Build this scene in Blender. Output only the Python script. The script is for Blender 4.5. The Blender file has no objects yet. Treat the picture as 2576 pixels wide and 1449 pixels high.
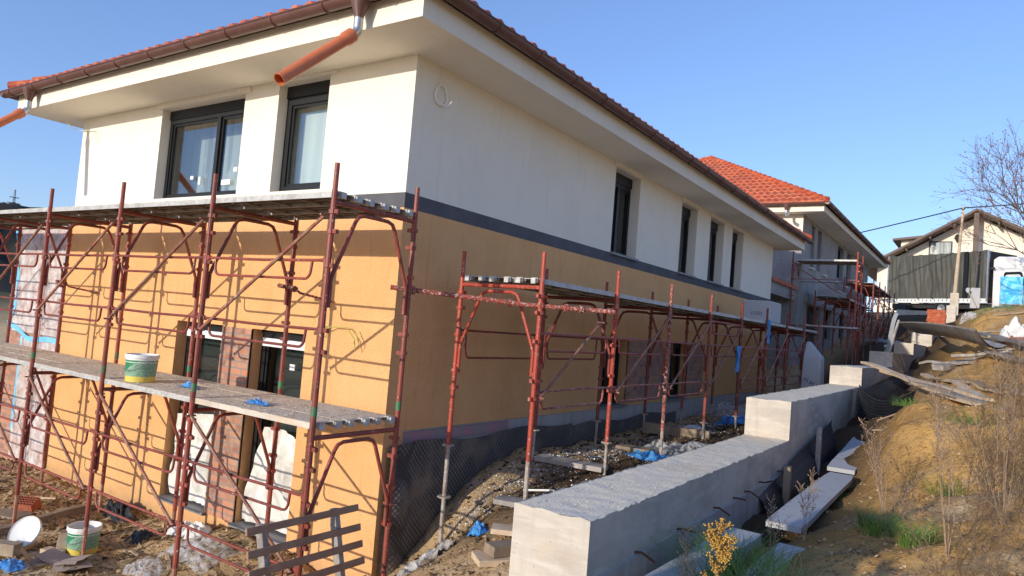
import bpy, bmesh, math, random
import numpy as np
from mathutils import Vector, Matrix, noise
random.seed(7); RNG = np.random.default_rng(7)
PI = math.pi
S = bpy.context.scene
COL = S.collection

# ------------------------------------------------------------------ camera
YAW, PITCH, ROLL = -0.5971, 0.0529, 0.0809
CAM = Vector((5.1894, -5.4844, 2.1645))
d = Vector((math.sin(YAW)*math.cos(PITCH), math.cos(YAW)*math.cos(PITCH), math.sin(PITCH)))
r_ = Vector((math.cos(YAW), -math.sin(YAW), 0)); u_ = r_.cross(d)
rt = math.cos(ROLL)*r_ + math.sin(ROLL)*u_; up = -math.sin(ROLL)*r_ + math.cos(ROLL)*u_
cam = bpy.data.cameras.new('camera'); co = bpy.data.objects.new('camera', cam); COL.objects.link(co)
m = Matrix.Identity(4)
for i in range(3):
    m[i][0] = rt[i]; m[i][1] = up[i]; m[i][2] = -d[i]; m[i][3] = CAM[i]
co.matrix_world = m
cam.sensor_width = 36; cam.lens = 1781.75/2576*36; cam.clip_start = 0.05; cam.clip_end = 5000
S.camera = co
# ------------------------------------------------------------------ light
SUN_TO = Vector((-0.18, -1.0, 0.245)).normalized()      # towards the sun
EL = math.asin(SUN_TO.z); AZ = math.atan2(SUN_TO.x, SUN_TO.y)
w = bpy.data.worlds.new("World"); S.world = w; w.use_nodes = True
nt = w.node_tree; nt.nodes.clear()
out = nt.nodes.new('ShaderNodeOutputWorld'); bg = nt.nodes.new('ShaderNodeBackground')
sky = nt.nodes.new('ShaderNodeTexSky'); sky.sky_type = 'NISHITA'; sky.sun_disc = False
sky.sun_elevation = EL; sky.sun_rotation = AZ; sky.altitude = 300
sky.air_density = 1.0; sky.dust_density = 0.9; sky.ozone_density = 4.5
tn = nt.nodes.new('ShaderNodeVectorMath'); tn.operation = 'MULTIPLY'; tn.inputs[1].default_value = (1.03, .99, 1.14)
gm = nt.nodes.new('ShaderNodeGamma'); gm.inputs[1].default_value = 0.8
nt.links.new(sky.outputs[0], gm.inputs[0]); nt.links.new(gm.outputs[0], tn.inputs[0]); nt.links.new(tn.outputs[0], bg.inputs[0]); bg.inputs[1].default_value = 0.23
nt.links.new(bg.outputs[0], out.inputs[0])
sl = bpy.data.lights.new('sun', 'SUN'); sl.energy = 3.0; sl.angle = math.radians(0.5); sl.color = (1.0, 0.91, 0.76)
so = bpy.data.objects.new('sun', sl); COL.objects.link(so)
so.rotation_euler = (-SUN_TO).to_track_quat('-Z', 'Y').to_euler(); so.location = (-10, -20, 20)
S.view_settings.view_transform = 'Standard'; S.view_settings.look = 'None'
S.view_settings.exposure = 0.34; S.view_settings.gamma = 1.0
S.cycles.max_bounces = 6

# ------------------------------------------------------------------ helpers
def tag(o, label=None, cat=None, group=None, kind=None):
    if label: o['label'] = label
    if cat: o['category'] = cat
    if group: o['group'] = group
    if kind: o['kind'] = kind
    return o
class MB:
    def __init__(s): s.v = []; s.f = []
    def add(s, vs, fs):
        b = len(s.v); s.v.extend(vs); s.f.extend([tuple(i+b for i in f) for f in fs]); return s
    def box(s, a, b, rot=None, org=None):
        (x0, y0, z0), (x1, y1, z1) = a, b
        vs = [(x0,y0,z0),(x1,y0,z0),(x1,y1,z0),(x0,y1,z0),(x0,y0,z1),(x1,y0,z1),(x1,y1,z1),(x0,y1,z1)]
        if rot is not None: vs = [tuple(org + rot @ Vector(p)) for p in vs]
        return s.add(vs, [(0,3,2,1),(4,5,6,7),(0,1,5,4),(1,2,6,5),(2,3,7,6),(3,0,4,7)])
    def tube(s, pts, r, n=8, cap=True):
        pts = [Vector(p) for p in pts]; rs = r if isinstance(r, (list, tuple)) else [r]*len(pts)
        vs = []; fs = []; pr = None
        for i, p in enumerate(pts):
            a = pts[max(i-1,0)]; b = pts[min(i+1,len(pts)-1)]; t = (b-a)
            t = t.normalized() if t.length > 1e-9 else Vector((0,0,1))
            if pr is None:
                q = Vector((0,0,1)) if abs(t.z) < .9 else Vector((1,0,0)); pr = t.cross(q).normalized()
            else:
                pr = pr - t*pr.dot(t); pr = pr.normalized() if pr.length > 1e-6 else t.orthogonal().normalized()
            q = t.cross(pr)
            for k in range(n):
                c = 2*PI*k/n; vs.append(tuple(p + (pr*math.cos(c)+q*math.sin(c))*rs[i]))
        for i in range(len(pts)-1):
            for k in range(n):
                a = i*n+k; b = i*n+(k+1)%n; fs.append((a, b, b+n, a+n))
        if cap: fs.append(tuple(range(n-1,-1,-1))); e = (len(pts)-1)*n; fs.append(tuple(range(e, e+n)))
        return s.add(vs, fs)
    def beam(s, a, b, w, h, upv=(0,0,1)):
        a = Vector(a); b = Vector(b); t = (b-a); L = t.length; t.normalize(); u = Vector(upv)
        sx = t.cross(u).normalized(); u = sx.cross(t)
        R = Matrix((sx, t, u)).transposed()
        return s.box((-w/2,0,-h/2),(w/2,L,h/2), R, a)
    def lathe(s, c, prof, n=24, axis=(0,0,1), squash=1):
        q = Vector((0,0,1)).rotation_difference(Vector(axis)).to_matrix(); c = Vector(c); vs = []; fs = []
        for r, z in prof:
            for k in range(n):
                t = 2*PI*k/n; vs.append(tuple(c + q @ Vector((r*math.cos(t), r*squash*math.sin(t), z))))
        for i in range(len(prof)-1):
            for k in range(n):
                a = i*n+k; b = i*n+(k+1)%n; fs.append((a,b,b+n,a+n))
        return s.add(vs, fs)
    def grid(s, P, nu, nv):
        fs = [(j*nu+i, j*nu+i+1, (j+1)*nu+i+1, (j+1)*nu+i) for j in range(nv-1) for i in range(nu-1)]
        return s.add(P, fs)
    def build(s, name, mat, parent=None, smooth=False, bevel=0, angle=35):
        me = bpy.data.meshes.new(name); me.from_pydata([tuple(p) for p in s.v], [], s.f)
        if bevel:
            bm = bmesh.new(); bm.from_mesh(me)
            bmesh.ops.bevel(bm, geom=[e for e in bm.edges], offset=bevel, segments=1, affect='EDGES'); bm.to_mesh(me); bm.free()
        me.materials.append(mat); me.update()
        if smooth: me.shade_smooth(); me.set_sharp_from_angle(angle=math.radians(angle))
        o = bpy.data.objects.new(name, me); COL.objects.link(o)
        if parent is not None: attach(o, parent)
        return o
def worldmat(p):
    M = p.matrix_basis.copy() if p.parent is None else worldmat(p.parent) @ p.matrix_parent_inverse @ p.matrix_basis
    return M
def attach(o, p):
    o.parent = p; o.matrix_parent_inverse = worldmat(p).inverted()
def empty(name, loc, label, cat, group=None):
    o = bpy.data.objects.new(name, None); COL.objects.link(o); o.location = loc; o.empty_display_size = .1
    return tag(o, label, cat, group)
KIDS = {}
def copy_tree(o, parent=None):
    c = o.copy(); COL.objects.link(c)
    if parent is not None: c.parent = parent
    for ch in [k for k in o.children]: copy_tree(ch, c)
    return c
def np_mesh(name, V, F, mat, parent=None, smooth=False):
    me = bpy.data.meshes.new(name); V = np.asarray(V, np.float32); F = np.asarray(F, np.int32)
    me.vertices.add(len(V)); me.vertices.foreach_set('co', V.ravel()); k = F.shape[1]
    me.loops.add(F.size); me.loops.foreach_set('vertex_index', F.ravel())
    me.polygons.add(len(F)); me.polygons.foreach_set('loop_start', np.arange(0, F.size, k, dtype=np.int32))
    me.update(calc_edges=True); me.validate()
    if smooth: me.shade_smooth()
    me.materials.append(mat)
    o = bpy.data.objects.new(name, me); COL.objects.link(o)
    if parent is not None: attach(o, parent)
    return o

# ------------------------------------------------------------------ materials
def _mat(name):
    m = bpy.data.materials.new(name); m.use_nodes = True; t = m.node_tree; t.nodes.clear()
    o = t.nodes.new('ShaderNodeOutputMaterial'); b = t.nodes.new('ShaderNodeBsdfPrincipled'); t.links.new(b.outputs[0], o.inputs[0])
    return m, t, b, o
def _noise(t, co, scale, detail=4, rough=.6):
    n = t.nodes.new('ShaderNodeTexNoise'); n.inputs['Scale'].default_value = scale; n.inputs['Detail'].default_value = detail
    n.inputs['Roughness'].default_value = rough; t.links.new(co, n.inputs['Vector']); return n.outputs['Fac']
def _ramp(t, src, lo, hi):
    r = t.nodes.new('ShaderNodeMapRange'); r.inputs['From Min'].default_value = lo; r.inputs['From Max'].default_value = hi
    t.links.new(src, r.inputs['Value']); return r.outputs[0]
def _mix(t, f, a, b):
    x = t.nodes.new('ShaderNodeMix'); x.data_type = 'RGBA'
    for i, s in ((6, a), (7, b)):
        if isinstance(s, tuple): x.inputs[i].default_value = (*s[:3], 1)
        else: t.links.new(s, x.inputs[i])
    if isinstance(f, float): x.inputs[0].default_value = f
    else: t.links.new(f, x.inputs[0])
    return x.outputs[2]
def PM(name, base, rough=.8, layers=(), bump=None, metal=0, spec=.4, stretch=(1,1,1), rand=0):
    """layers: (colour, noise scale, lo, hi[, stretch]) ; bump: (scale, strength[, distance])"""
    m, t, b, o = _mat(name); tc = t.nodes.new('ShaderNodeTexCoord').outputs['Object']
    def mapped(st):
        if st == (1,1,1): return tc
        mp = t.nodes.new('ShaderNodeMapping'); mp.inputs['Scale'].default_value = st; t.links.new(tc, mp.inputs[0]); return mp.outputs[0]
    c0 = mapped(stretch); col = tuple(base)
    for L in layers:
        cc = mapped(L[4]) if len(L) > 4 else c0
        col = _mix(t, _ramp(t, _noise(t, cc, L[1]), L[2], L[3]), col, L[0])
    if rand:
        oi = t.nodes.new('ShaderNodeObjectInfo'); hs = t.nodes.new('ShaderNodeHueSaturation')
        t.links.new(_ramp(t, oi.outputs['Random'], 0, 1), hs.inputs['Value'])
        hs_in = hs.inputs['Value'].links[0].from_node
        hs_in.inputs['To Min'].default_value = 1-rand; hs_in.inputs['To Max'].default_value = 1+rand
        if isinstance(col, tuple): hs.inputs['Color'].default_value = (*col[:3], 1)
        else: t.links.new(col, hs.inputs['Color'])
        col = hs.outputs[0]
    if isinstance(col, tuple): b.inputs['Base Color'].default_value = (*col[:3], 1)
    else: t.links.new(col, b.inputs['Base Color'])
    b.inputs['Roughness'].default_value = rough; b.inputs['Metallic'].default_value = metal
    b.inputs['Specular IOR Level'].default_value = spec
    if bump:
        bn = t.nodes.new('ShaderNodeBump'); bn.inputs['Strength'].default_value = bump[1]; bn.inputs['Distance'].default_value = bump[2] if len(bump) > 2 else .01
        t.links.new(_noise(t, c0, bump[0], 5), bn.inputs['Height']); t.links.new(bn.outputs[0], b.inputs['Normal'])
    return m
M = {}
M['white_wall'] = PM('white_render', (.84,.785,.67), .9, [((.79,.735,.62), 1.3, .45, .75), ((.76,.71,.60), 3.0, .56, .75, (3,3,.4)), ((.80,.75,.64), 14, .58, .75)], (120, .5, .005), spec=.2)
M['orange_wall'] = PM('orange_render', (.80,.435,.190), .9, [((.70,.37,.150), 2.0, .4, .8), ((.86,.53,.26), 45, .5, .75), ((.66,.36,.155), 4, .57, .75, (2.5,2.5,.4))], (60, 1.0, .012), spec=.2)
def add_splash(m, z_lo, z_hi, col):
    t = m.node_tree; b = t.nodes['Principled BSDF']; src = b.inputs['Base Color'].links[0].from_socket
    tc = t.nodes.new('ShaderNodeTexCoord').outputs['Object']; sp = t.nodes.new('ShaderNodeSeparateXYZ'); t.links.new(tc, sp.inputs[0])
    ad = t.nodes.new('ShaderNodeMath'); ad.operation = 'MULTIPLY_ADD'; ad.inputs[1].default_value = .55; t.links.new(_noise(t, tc, 6, 6, .7), ad.inputs[0]); t.links.new(sp.outputs[2], ad.inputs[2])
    x = _mix(t, _ramp(t, ad.outputs[0], z_hi, z_lo), src, col); t.links.new(x, b.inputs['Base Color'])
add_splash(M['orange_wall'], -.52, -.18, (.50,.31,.15))
M['band'] = PM('grey_band_render', (.105,.105,.115), .9, [((.13,.13,.14), 3, .4, .7)], (220, .3, .004), spec=.2)
M['grey_render'] = PM('grey_base_coat', (.36,.35,.34), .95, [((.25,.245,.24), 1.6, .4, .7, (1,1,.3)), ((.45,.44,.42), 6, .6, .75)], (60, .3, .005), spec=.2)
M['brown_metal'] = PM('brown_gutter_metal', (.125,.055,.042), .42, [((.16,.075,.058), 4, .45, .7)], (15, .06, .004), spec=.5)
M['tile'] = PM('red_roof_tile', (.56,.125,.048), .6, [((.38,.078,.033), 6.5, .42, .64), ((.64,.19,.085), 5.1, .52, .66), ((.30,.10,.06), 1.2, .55, .75)], (60, .25, .004), spec=.3)
M['pvc'] = PM('orange_pvc', (.60,.17,.065), .38, [((.50,.13,.05), 8, .5, .8)], None, spec=.5)
M['pvc_in'] = PM('orange_pvc_inside', (.45,.09,.03), .5)
M['zinc'] = PM('galvanised_steel', (.55,.56,.57), .4, [((.42,.43,.45), 14, .45, .7)], (30, .1), metal=.8)
M['black_frame'] = PM('anthracite_frame', (.012,.013,.015), .45, (), None, spec=.3)
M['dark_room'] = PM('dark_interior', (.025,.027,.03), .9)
M['blind'] = PM('pale_interior_blind', (.74,.79,.74), .8, [((.60,.66,.64), 2.2, .35, .7, (4,1,.2))], None)
M['interior_grey'] = PM('grey_interior', (.42,.46,.46), .85, [((.20,.22,.23), 1.0, .45, .6, (5,1,.15)), ((.60,.64,.62), 1.7, .55, .65, (1,1,.6))])
M['shutter'] = PM('grey_shutter_mesh', (.20,.205,.19), .8, [((.26,.265,.25), 30, .4, .7)], (120,.4))
M['white_pvc'] = PM('white_pvc_strip', (.75,.76,.78), .4)
M['sill'] = PM('grey_sill', (.22,.22,.23), .5)
M['sticker'] = PM('white_sticker', (.8,.82,.82), .6)
M['cable_white'] = PM('white_conduit', (.85,.83,.78), .5)
M['cable_yel'] = PM('yellow_green_wire', (.42,.42,.10), .5)
M['red_paint'] = PM('red_scaffold_paint', (.295,.060,.040), .5, [((.20,.052,.036), 7, .42, .62), ((.17,.065,.045), 19, .56, .68), ((.50,.42,.36), 34, .64, .70)], (40, .3, .003), spec=.4, rand=.22)
M['sunlit_paint'] = PM('sunlit_red_scaffold_paint', (.42,.062,.034), .45, [((.34,.06,.035), 6, .45, .65), ((.45,.38,.33), 26, .60, .68)], (40, .3, .003), spec=.4)  # brighter red: sunlight on these posts is put into the paint colour
M['splat_paint'] = PM('mortar_splashed_paint', (.36,.07,.045), .6, [((.20,.06,.045), 9, .45, .6), ((.52,.44,.38), 46, .535, .60)], (40, .6, .006), spec=.3)
M['brace_paint'] = PM('weathered_brace_tube', (.29,.09,.055), .6, [((.34,.20,.13), 8, .4, .65), ((.10,.05,.04), 14, .55, .7), ((.46,.40,.34), 28, .6, .68)], (40,.3,.003), rand=.2)
M['coupler'] = PM('rusty_coupler', (.10,.05,.04), .6, [((.28,.10,.07), 15, .4, .6)], metal=.3)
M['jack'] = PM('jack_tube', (.42,.38,.33), .6, [((.28,.20,.15), 9, .4, .65), ((.55,.52,.48), 20, .55, .7)], (30,.3))
M['green_tape'] = PM('green_paint_band', (.05,.20,.09), .6, [((.16,.10,.07), 20, .5, .6)])
M['plank_metal'] = PM('galvanised_plank', (.50,.50,.48), .55, [((.38,.36,.33), 7, .4, .65), ((.60,.60,.58), 20, .5, .7)], (40,.2), metal=.2)
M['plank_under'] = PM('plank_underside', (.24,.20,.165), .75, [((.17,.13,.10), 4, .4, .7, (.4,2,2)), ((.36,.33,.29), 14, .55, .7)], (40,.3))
M['plank_dirty'] = PM('mortar_crusted_plank', (.68,.58,.45), .95, [((.74,.67,.56), 9, .45, .6), ((.44,.35,.26), 16, .52, .66), ((.72,.69,.63), 40, .6, .68)], (55,1.0,.02), spec=.1)
M['concrete'] = PM('board_marked_concrete', (.62,.555,.465), .9, [((.44,.39,.33), 1.2, .42, .68, (1,1,2.5)), ((.66,.61,.53), 3.5, .5, .75, (.7,.7,4)), ((.58,.44,.29), 1.3, .56, .74), ((.42,.37,.32), 2.4, .52, .85, (3,3,.5)), ((.30,.27,.24), 38, .67, .71)], (35, .45, .006), spec=.2)
M['conc_top'] = PM('rough_concrete_top', (.80,.70,.54), .95, [((.46,.40,.32), 46, .58, .66), ((.86,.82,.75), 90, .56, .64), ((.70,.58,.42), 1.1, .56, .76), ((.60,.57,.52), 2.3, .55, .75)], (60, .3, .008), spec=.1)
M['conc_dark'] = PM('lower_wall_panel', (.46,.43,.40), .95, [((.36,.34,.31), 2.0, .45, .7, (5,5,.3))], (30,.4,.005), spec=.2)
M['wood'] = PM('weathered_timber', (.33,.255,.18), .85, [((.22,.165,.12), 3, .4, .7, (1,1,1)), ((.42,.34,.25), 12, .5, .75)], (40,.4,.004), spec=.2, rand=.2)
M['wood_light'] = PM('pale_timber', (.62,.47,.32), .8, [((.48,.35,.23), 4, .4, .7), ((.68,.57,.43), 12, .5, .7)], (40,.3,.004), spec=.2, rand=.12)
M['wood_grey'] = PM('grey_timber', (.36,.33,.30), .9, [((.25,.22,.20), 3, .4, .65), ((.46,.43,.39), 11, .5, .7)], (40,.4,.004), spec=.2, rand=.2)
M['wood_dark'] = PM('brown_pallet_slat', (.30,.18,.115), .8, [((.38,.25,.175), 6, .4, .7), ((.26,.21,.17), 30, .66, .72)], (40,.4,.004), spec=.25)
M['foam_board'] = PM('white_insulated_board', (.43,.44,.46), .7, [((.42,.42,.42), 3, .5, .7), ((.30,.25,.20), 7, .62, .72)], (20,.2), spec=.3)
M['white_plastic'] = PM('white_bucket_plastic', (.80,.80,.76), .4, [((.62,.55,.42), 9, .6, .75)])
M['card'] = PM('grey_cardboard', (.48,.38,.30), .9, [((.40,.31,.24), 5, .4, .7)])
M['brickclay'] = PM('red_clay_block', (.42,.13,.07), .85, [((.30,.09,.05), 12, .4, .7)], (40,.4))
M['blue_plastic'] = PM('blue_plastic', (.05,.22,.55), .4, [((.10,.36,.72), 9, .45, .6), ((.03,.12,.36), 5, .5, .7)], (12,.4,.02))
M['blue_wrap'] = PM('bright_blue_wrap', (.02,.42,.80), .35, [((.04,.55,.88), 3, .4, .6), ((.01,.25,.60), 6, .58, .7)], (5,.6,.03))
M['black_plastic'] = PM('black_bag', (.02,.02,.022), .35, (), (15,.6,.03))
M['styro'] = PM('white_foam_crumbs', (.80,.81,.84), .9)
M['tape_blue'] = PM('light_blue_tape', (.15,.52,.85), .5, [((.25,.62,.92), 12, .4, .7)])
M['pink'] = PM('pink_xps_edge', (.42,.22,.26), .9, [((.30,.26,.24), 5, .45, .6)])
M['rust'] = PM('rusty_bar', (.12,.05,.03), .8)
M['tyre'] = PM('black_tyre', (.02,.02,.02), .8)
M['truck_white'] = PM('white_truck_paint', (.78,.77,.74), .4, [((.6,.58,.53), 4, .55, .8)])
M['dark_metal'] = PM('dark_chassis', (.03,.03,.032), .7)
M['roof_brown'] = PM('brown_sheet_roof', (.13,.085,.065), .6)
M['bark'] = PM('grey_brown_bark', (.20,.155,.135), .9, [((.12,.09,.08), 6, .4, .7)])
M['leaf_rust'] = PM('dry_rusty_leaves', (.30,.11,.045), .8, [((.18,.075,.035), 5, .4, .7)])
M['net'] = PM('dark_shade_net', (.02,.022,.025), .9)

def glass_mat(name, tint, refl, rough=.02):
    m, t, b, o = _mat(name); t.nodes.remove(b)
    g = t.nodes.new('ShaderNodeBsdfGlossy'); g.inputs['Roughness'].default_value = rough; g.inputs['Color'].default_value = (1,1,1,1)
    tr = t.nodes.new('ShaderNodeBsdfTransparent'); tr.inputs['Color'].default_value = (*tint, 1)
    lw = t.nodes.new('ShaderNodeLayerWeight'); pw = t.nodes.new('ShaderNodeMath'); pw.operation = 'POWER'; pw.inputs[1].default_value = 4.5; t.links.new(lw.outputs['Facing'], pw.inputs[0])
    ma = t.nodes.new('ShaderNodeMath'); ma.operation = 'MULTIPLY_ADD'; ma.inputs[1].default_value = .8; ma.inputs[2].default_value = refl
    ma.use_clamp = True; t.links.new(pw.outputs[0], ma.inputs[0])
    x = t.nodes.new('ShaderNodeMixShader'); t.links.new(ma.outputs[0], x.inputs[0]); t.links.new(tr.outputs[0], x.inputs[1]); t.links.new(g.outputs[0], x.inputs[2])
    t.links.new(x.outputs[0], o.inputs[0]); return m
M['glass'] = glass_mat('window_glass', (.90,.93,.92), .10)
M['glass_dark'] = glass_mat('dark_window_glass', (.60,.64,.64), .05)
def film_mat(name, col, alpha_lo, alpha_hi, scale=6):
    m, t, b, o = _mat(name); tc = t.nodes.new('ShaderNodeTexCoord').outputs['Object']
    b.inputs['Base Color'].default_value = (*col, 1); b.inputs['Roughness'].default_value = .35
    n = _noise(t, tc, scale, 6, .65); a = t.nodes.new('ShaderNodeMapRange')
    a.inputs['From Min'].default_value = .35; a.inputs['From Max'].default_value = .65
    a.inputs['To Min'].default_value = alpha_lo; a.inputs['To Max'].default_value = alpha_hi
    t.links.new(n, a.inputs[0]); t.links.new(a.outputs[0], b.inputs['Alpha'])
    bn = t.nodes.new('ShaderNodeBump'); bn.inputs['Strength'].default_value = .25; bn.inputs['Distance'].default_value = .01
    t.links.new(_noise(t, tc, scale*3, 5), bn.inputs['Height']); t.links.new(bn.outputs[0], b.inputs['Normal'])
    return m
M['film'] = film_mat('clear_masking_film', (.96,.95,.97), .20, .66, 5)
M['film_white'] = film_mat('milky_plastic_sheet', (.84,.83,.78), .62, 1.0, 4)
M['film_trash'] = film_mat('crumpled_clear_film', (.74,.76,.78), .02, .62, 14)

def brick_mat(name, plane, dark=1.0):
    m, t, b, o = _mat(name); tc = t.nodes.new('ShaderNodeTexCoord').outputs['Object']
    sp = t.nodes.new('ShaderNodeSeparateXYZ'); t.links.new(tc, sp.inputs[0]); cb = t.nodes.new('ShaderNodeCombineXYZ')
    t.links.new(sp.outputs[0 if plane == 'y' else 1], cb.inputs[0]); t.links.new(sp.outputs[2], cb.inputs[1])
    br = t.nodes.new('ShaderNodeTexBrick'); t.links.new(cb.outputs[0], br.inputs['Vector'])
    br.inputs['Scale'].default_value = 1; br.inputs['Brick Width'].default_value = .225; br.inputs['Row Height'].default_value = .085
    br.inputs['Mortar Size'].default_value = .008; br.inputs['Mortar Smooth'].default_value = .1; br.inputs['Bias'].default_value = -.1
    br.inputs['Color1'].default_value = (.56,.22,.12,1); br.inputs['Color2'].default_value = (.22,.11,.09,1); br.inputs['Mortar'].default_value = (.30,.27,.24,1)
    f = _ramp(t, _noise(t, tc, 7, 3), .4, .65)
    c = _mix(t, f, br.outputs['Color'], (.46,.28,.19))
    f2 = t.nodes.new('ShaderNodeMath'); f2.operation = 'SUBTRACT'; f2.inputs[0].default_value = 1; t.links.new(br.outputs['Fac'], f2.inputs[1])
    c2 = _mix(t, br.outputs['Fac'], c, (.26,.225,.20)); t.links.new(c2, b.inputs['Base Color']); b.inputs['Roughness'].default_value = .85
    bn = t.nodes.new('ShaderNodeBump'); bn.inputs['Strength'].default_value = .5; bn.inputs['Distance'].default_value = .005
    t.links.new(f2.outputs[0], bn.inputs['Height']); t.links.new(bn.outputs[0], b.inputs['Normal'])
    return m
M['brick_y'] = brick_mat('mixed_brick_slips', 'y'); M['brick_x'] = brick_mat('mixed_brick_slips_side', 'x')
def dimple_mat():
    m, t, b, o = _mat('dimpled_membrane'); tc = t.nodes.new('ShaderNodeTexCoord').outputs['Object']
    v = t.nodes.new('ShaderNodeTexVoronoi'); v.inputs['Scale'].default_value = 22; v.inputs['Randomness'].default_value = 0; t.links.new(tc, v.inputs['Vector'])
    mp = t.nodes.new('ShaderNodeMapping'); mp.inputs['Rotation'].default_value = (.785,0,0); t.links.new(tc, mp.inputs[0]); t.links.new(mp.outputs[0], v.inputs['Vector'])
    f = _ramp(t, v.outputs['Distance'], .2, .5); c = _mix(t, f, (.21,.19,.17), (.05,.045,.045))
    c = _mix(t, _ramp(t, _noise(t, tc, 2.2), .48, .7), c, (.22,.175,.13)); t.links.new(c, b.inputs['Base Color']); b.inputs['Roughness'].default_value = .6
    bn = t.nodes.new('ShaderNodeBump'); bn.invert = True; bn.inputs['Strength'].default_value = 1; bn.inputs['Distance'].default_value = .02
    t.links.new(v.outputs['Distance'], bn.inputs['Height']); t.links.new(bn.outputs[0], b.inputs['Normal']); return m
M['dimple'] = dimple_mat()
M['black_membrane'] = PM('black_drainage_membrane', (.012,.014,.022), .5, [((.03,.028,.028), 4, .55, .7)], None, spec=.6)
def bucket_mat():
    m, t, b, o = _mat('printed_bucket_side'); tc = t.nodes.new('ShaderNodeTexCoord').outputs['Generated']
    sp = t.nodes.new('ShaderNodeSeparateXYZ'); t.links.new(tc, sp.inputs[0])
    v = t.nodes.new('ShaderNodeTexVoronoi'); v.inputs['Scale'].default_value = 22; t.links.new(tc, v.inputs['Vector'])
    dots = _mix(t, _ramp(t, v.outputs['Distance'], .30, .42), (.04,.16,.09), (.26,.42,.29))
    # dark green diagonal field on the left of the label
    ad = t.nodes.new('ShaderNodeMath'); ad.operation = 'SUBTRACT'; t.links.new(sp.outputs[2], ad.inputs[0]); t.links.new(sp.outputs[0], ad.inputs[1])
    g = _mix(t, _ramp(t, ad.outputs[0], -.02, .01), dots, (.02,.22,.09))
    y = _mix(t, _ramp(t, sp.outputs[2], .235, .24), (.72,.55,.10), g)
    wv = _mix(t, _ramp(t, sp.outputs[2], .90, .905), y, (.8,.8,.76))
    ln = _mix(t, _ramp(t, sp.outputs[2], .80, .802), wv, (.8,.82,.78)); l2 = _mix(t, _ramp(t, sp.outputs[2], .825, .827), ln, wv)
    t.links.new(l2, b.inputs['Base Color']); b.inputs['Roughness'].default_value = .45; return m
M['bucket'] = bucket_mat()
def tarp_mat():
    return PM('olive_grey_tarpaulin', (.070,.068,.055), .65, [((.105,.10,.082), 1.2, .4, .7, (1,1,.3)), ((.075,.07,.06), 9, .6, .75)], (6,.3,.03))
M['tarp'] = tarp_mat()
# ground
def ground_mat():
    m, t, b, o = _mat('building_site_soil'); tc = t.nodes.new('ShaderNodeTexCoord').outputs['Object']
    c = _mix(t, _ramp(t, _noise(t, tc, .55, 5), .38, .62), (.66,.46,.25), (.54,.36,.19))
    c = _mix(t, _ramp(t, _noise(t, tc, 3.2, 6), .5, .66), c, (.72,.55,.35))
    c = _mix(t, _ramp(t, _noise(t, tc, 14, 6), .56, .68), c, (.24,.155,.09))
    c = _mix(t, _ramp(t, _noise(t, tc, 42, 3), .63, .72), c, (.64,.54,.40))
    # raw ochre clay on the cut bank (x > 3.9)
    sp = t.nodes.new('ShaderNodeSeparateXYZ'); t.links.new(tc, sp.inputs[0])
    fx = _ramp(t, sp.outputs[0], 3.6, 4.0); f = t.nodes.new('ShaderNodeMath'); f.operation = 'MULTIPLY'
    t.links.new(fx, f.inputs[0]); t.links.new(_ramp(t, _noise(t, tc, .9, 4), .36, .50), f.inputs[1])
    c = _mix(t, f.outputs[0], c, _mix(t, _ramp(t, _noise(t, tc, 5, 6), .45, .65), (.72,.42,.14), (.50,.29,.11)))
    # shade of side yard and trench painted into the soil colour (x 0..3.9)
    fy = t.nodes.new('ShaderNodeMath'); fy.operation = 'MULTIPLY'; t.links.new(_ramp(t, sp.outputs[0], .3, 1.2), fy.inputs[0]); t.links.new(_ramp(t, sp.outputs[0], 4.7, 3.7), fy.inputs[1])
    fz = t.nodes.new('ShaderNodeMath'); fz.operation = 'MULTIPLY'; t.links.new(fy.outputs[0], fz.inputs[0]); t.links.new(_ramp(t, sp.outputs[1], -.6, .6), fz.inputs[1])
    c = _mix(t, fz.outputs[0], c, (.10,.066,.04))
    # far fields: dull green-brown
    vl = t.nodes.new('ShaderNodeVectorMath'); vl.operation = 'LENGTH'; t.links.new(tc, vl.inputs[0])
    c = _mix(t, _ramp(t, vl.outputs['Value'], 60, 120), c, (.10,.10,.055))
    t.links.new(c, b.inputs['Base Color']); b.inputs['Roughness'].default_value = .95; b.inputs['Specular IOR Level'].default_value = .1
    bn = t.nodes.new('ShaderNodeBump'); bn.inputs['Strength'].default_value = 1; bn.inputs['Distance'].default_value = .055
    t.links.new(_noise(t, tc, 17, 8, .7), bn.inputs['Height']); t.links.new(bn.outputs[0], b.inputs['Normal']); return m
M['soil'] = ground_mat()
M['clod'] = PM('soil_clods', (.50,.36,.215), .95, [((.33,.225,.13), 3, .4, .6), ((.48,.41,.31), 5, .6, .7)], spec=.1)
M['clod_shade'] = PM('shade_dark_soil_clods', (.16,.11,.07), .95, [((.09,.06,.04), 3, .4, .6), ((.30,.25,.19), 5, .62, .72)], spec=.1)  # darker copy of the clods with the yard's shade put into the colour
M['grass'] = PM('green_grass', (.15,.27,.045), .7, [((.08,.15,.03), 4, .4, .6)])
M['straw'] = PM('dry_straw', (.40,.30,.15), .8, [((.26,.18,.10), 5, .4, .6)])
M['brush'] = PM('dry_brown_brush', (.25,.165,.10), .9, [((.13,.08,.05), 2.5, .4, .65), ((.40,.31,.20), 6, .55, .7)])
M['seed'] = PM('golden_seed_heads', (.55,.34,.07), .8, [((.38,.20,.04), 20, .45, .6)])
M['stalk'] = PM('dry_stalk', (.36,.25,.17), .85)
M['woods'] = PM('dark_wooded_hill', (.020,.020,.016), .95, [((.035,.032,.022), .08, .4, .7)])
M['pylon'] = PM('grey_lattice_steel', (.35,.36,.38), .6)

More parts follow.
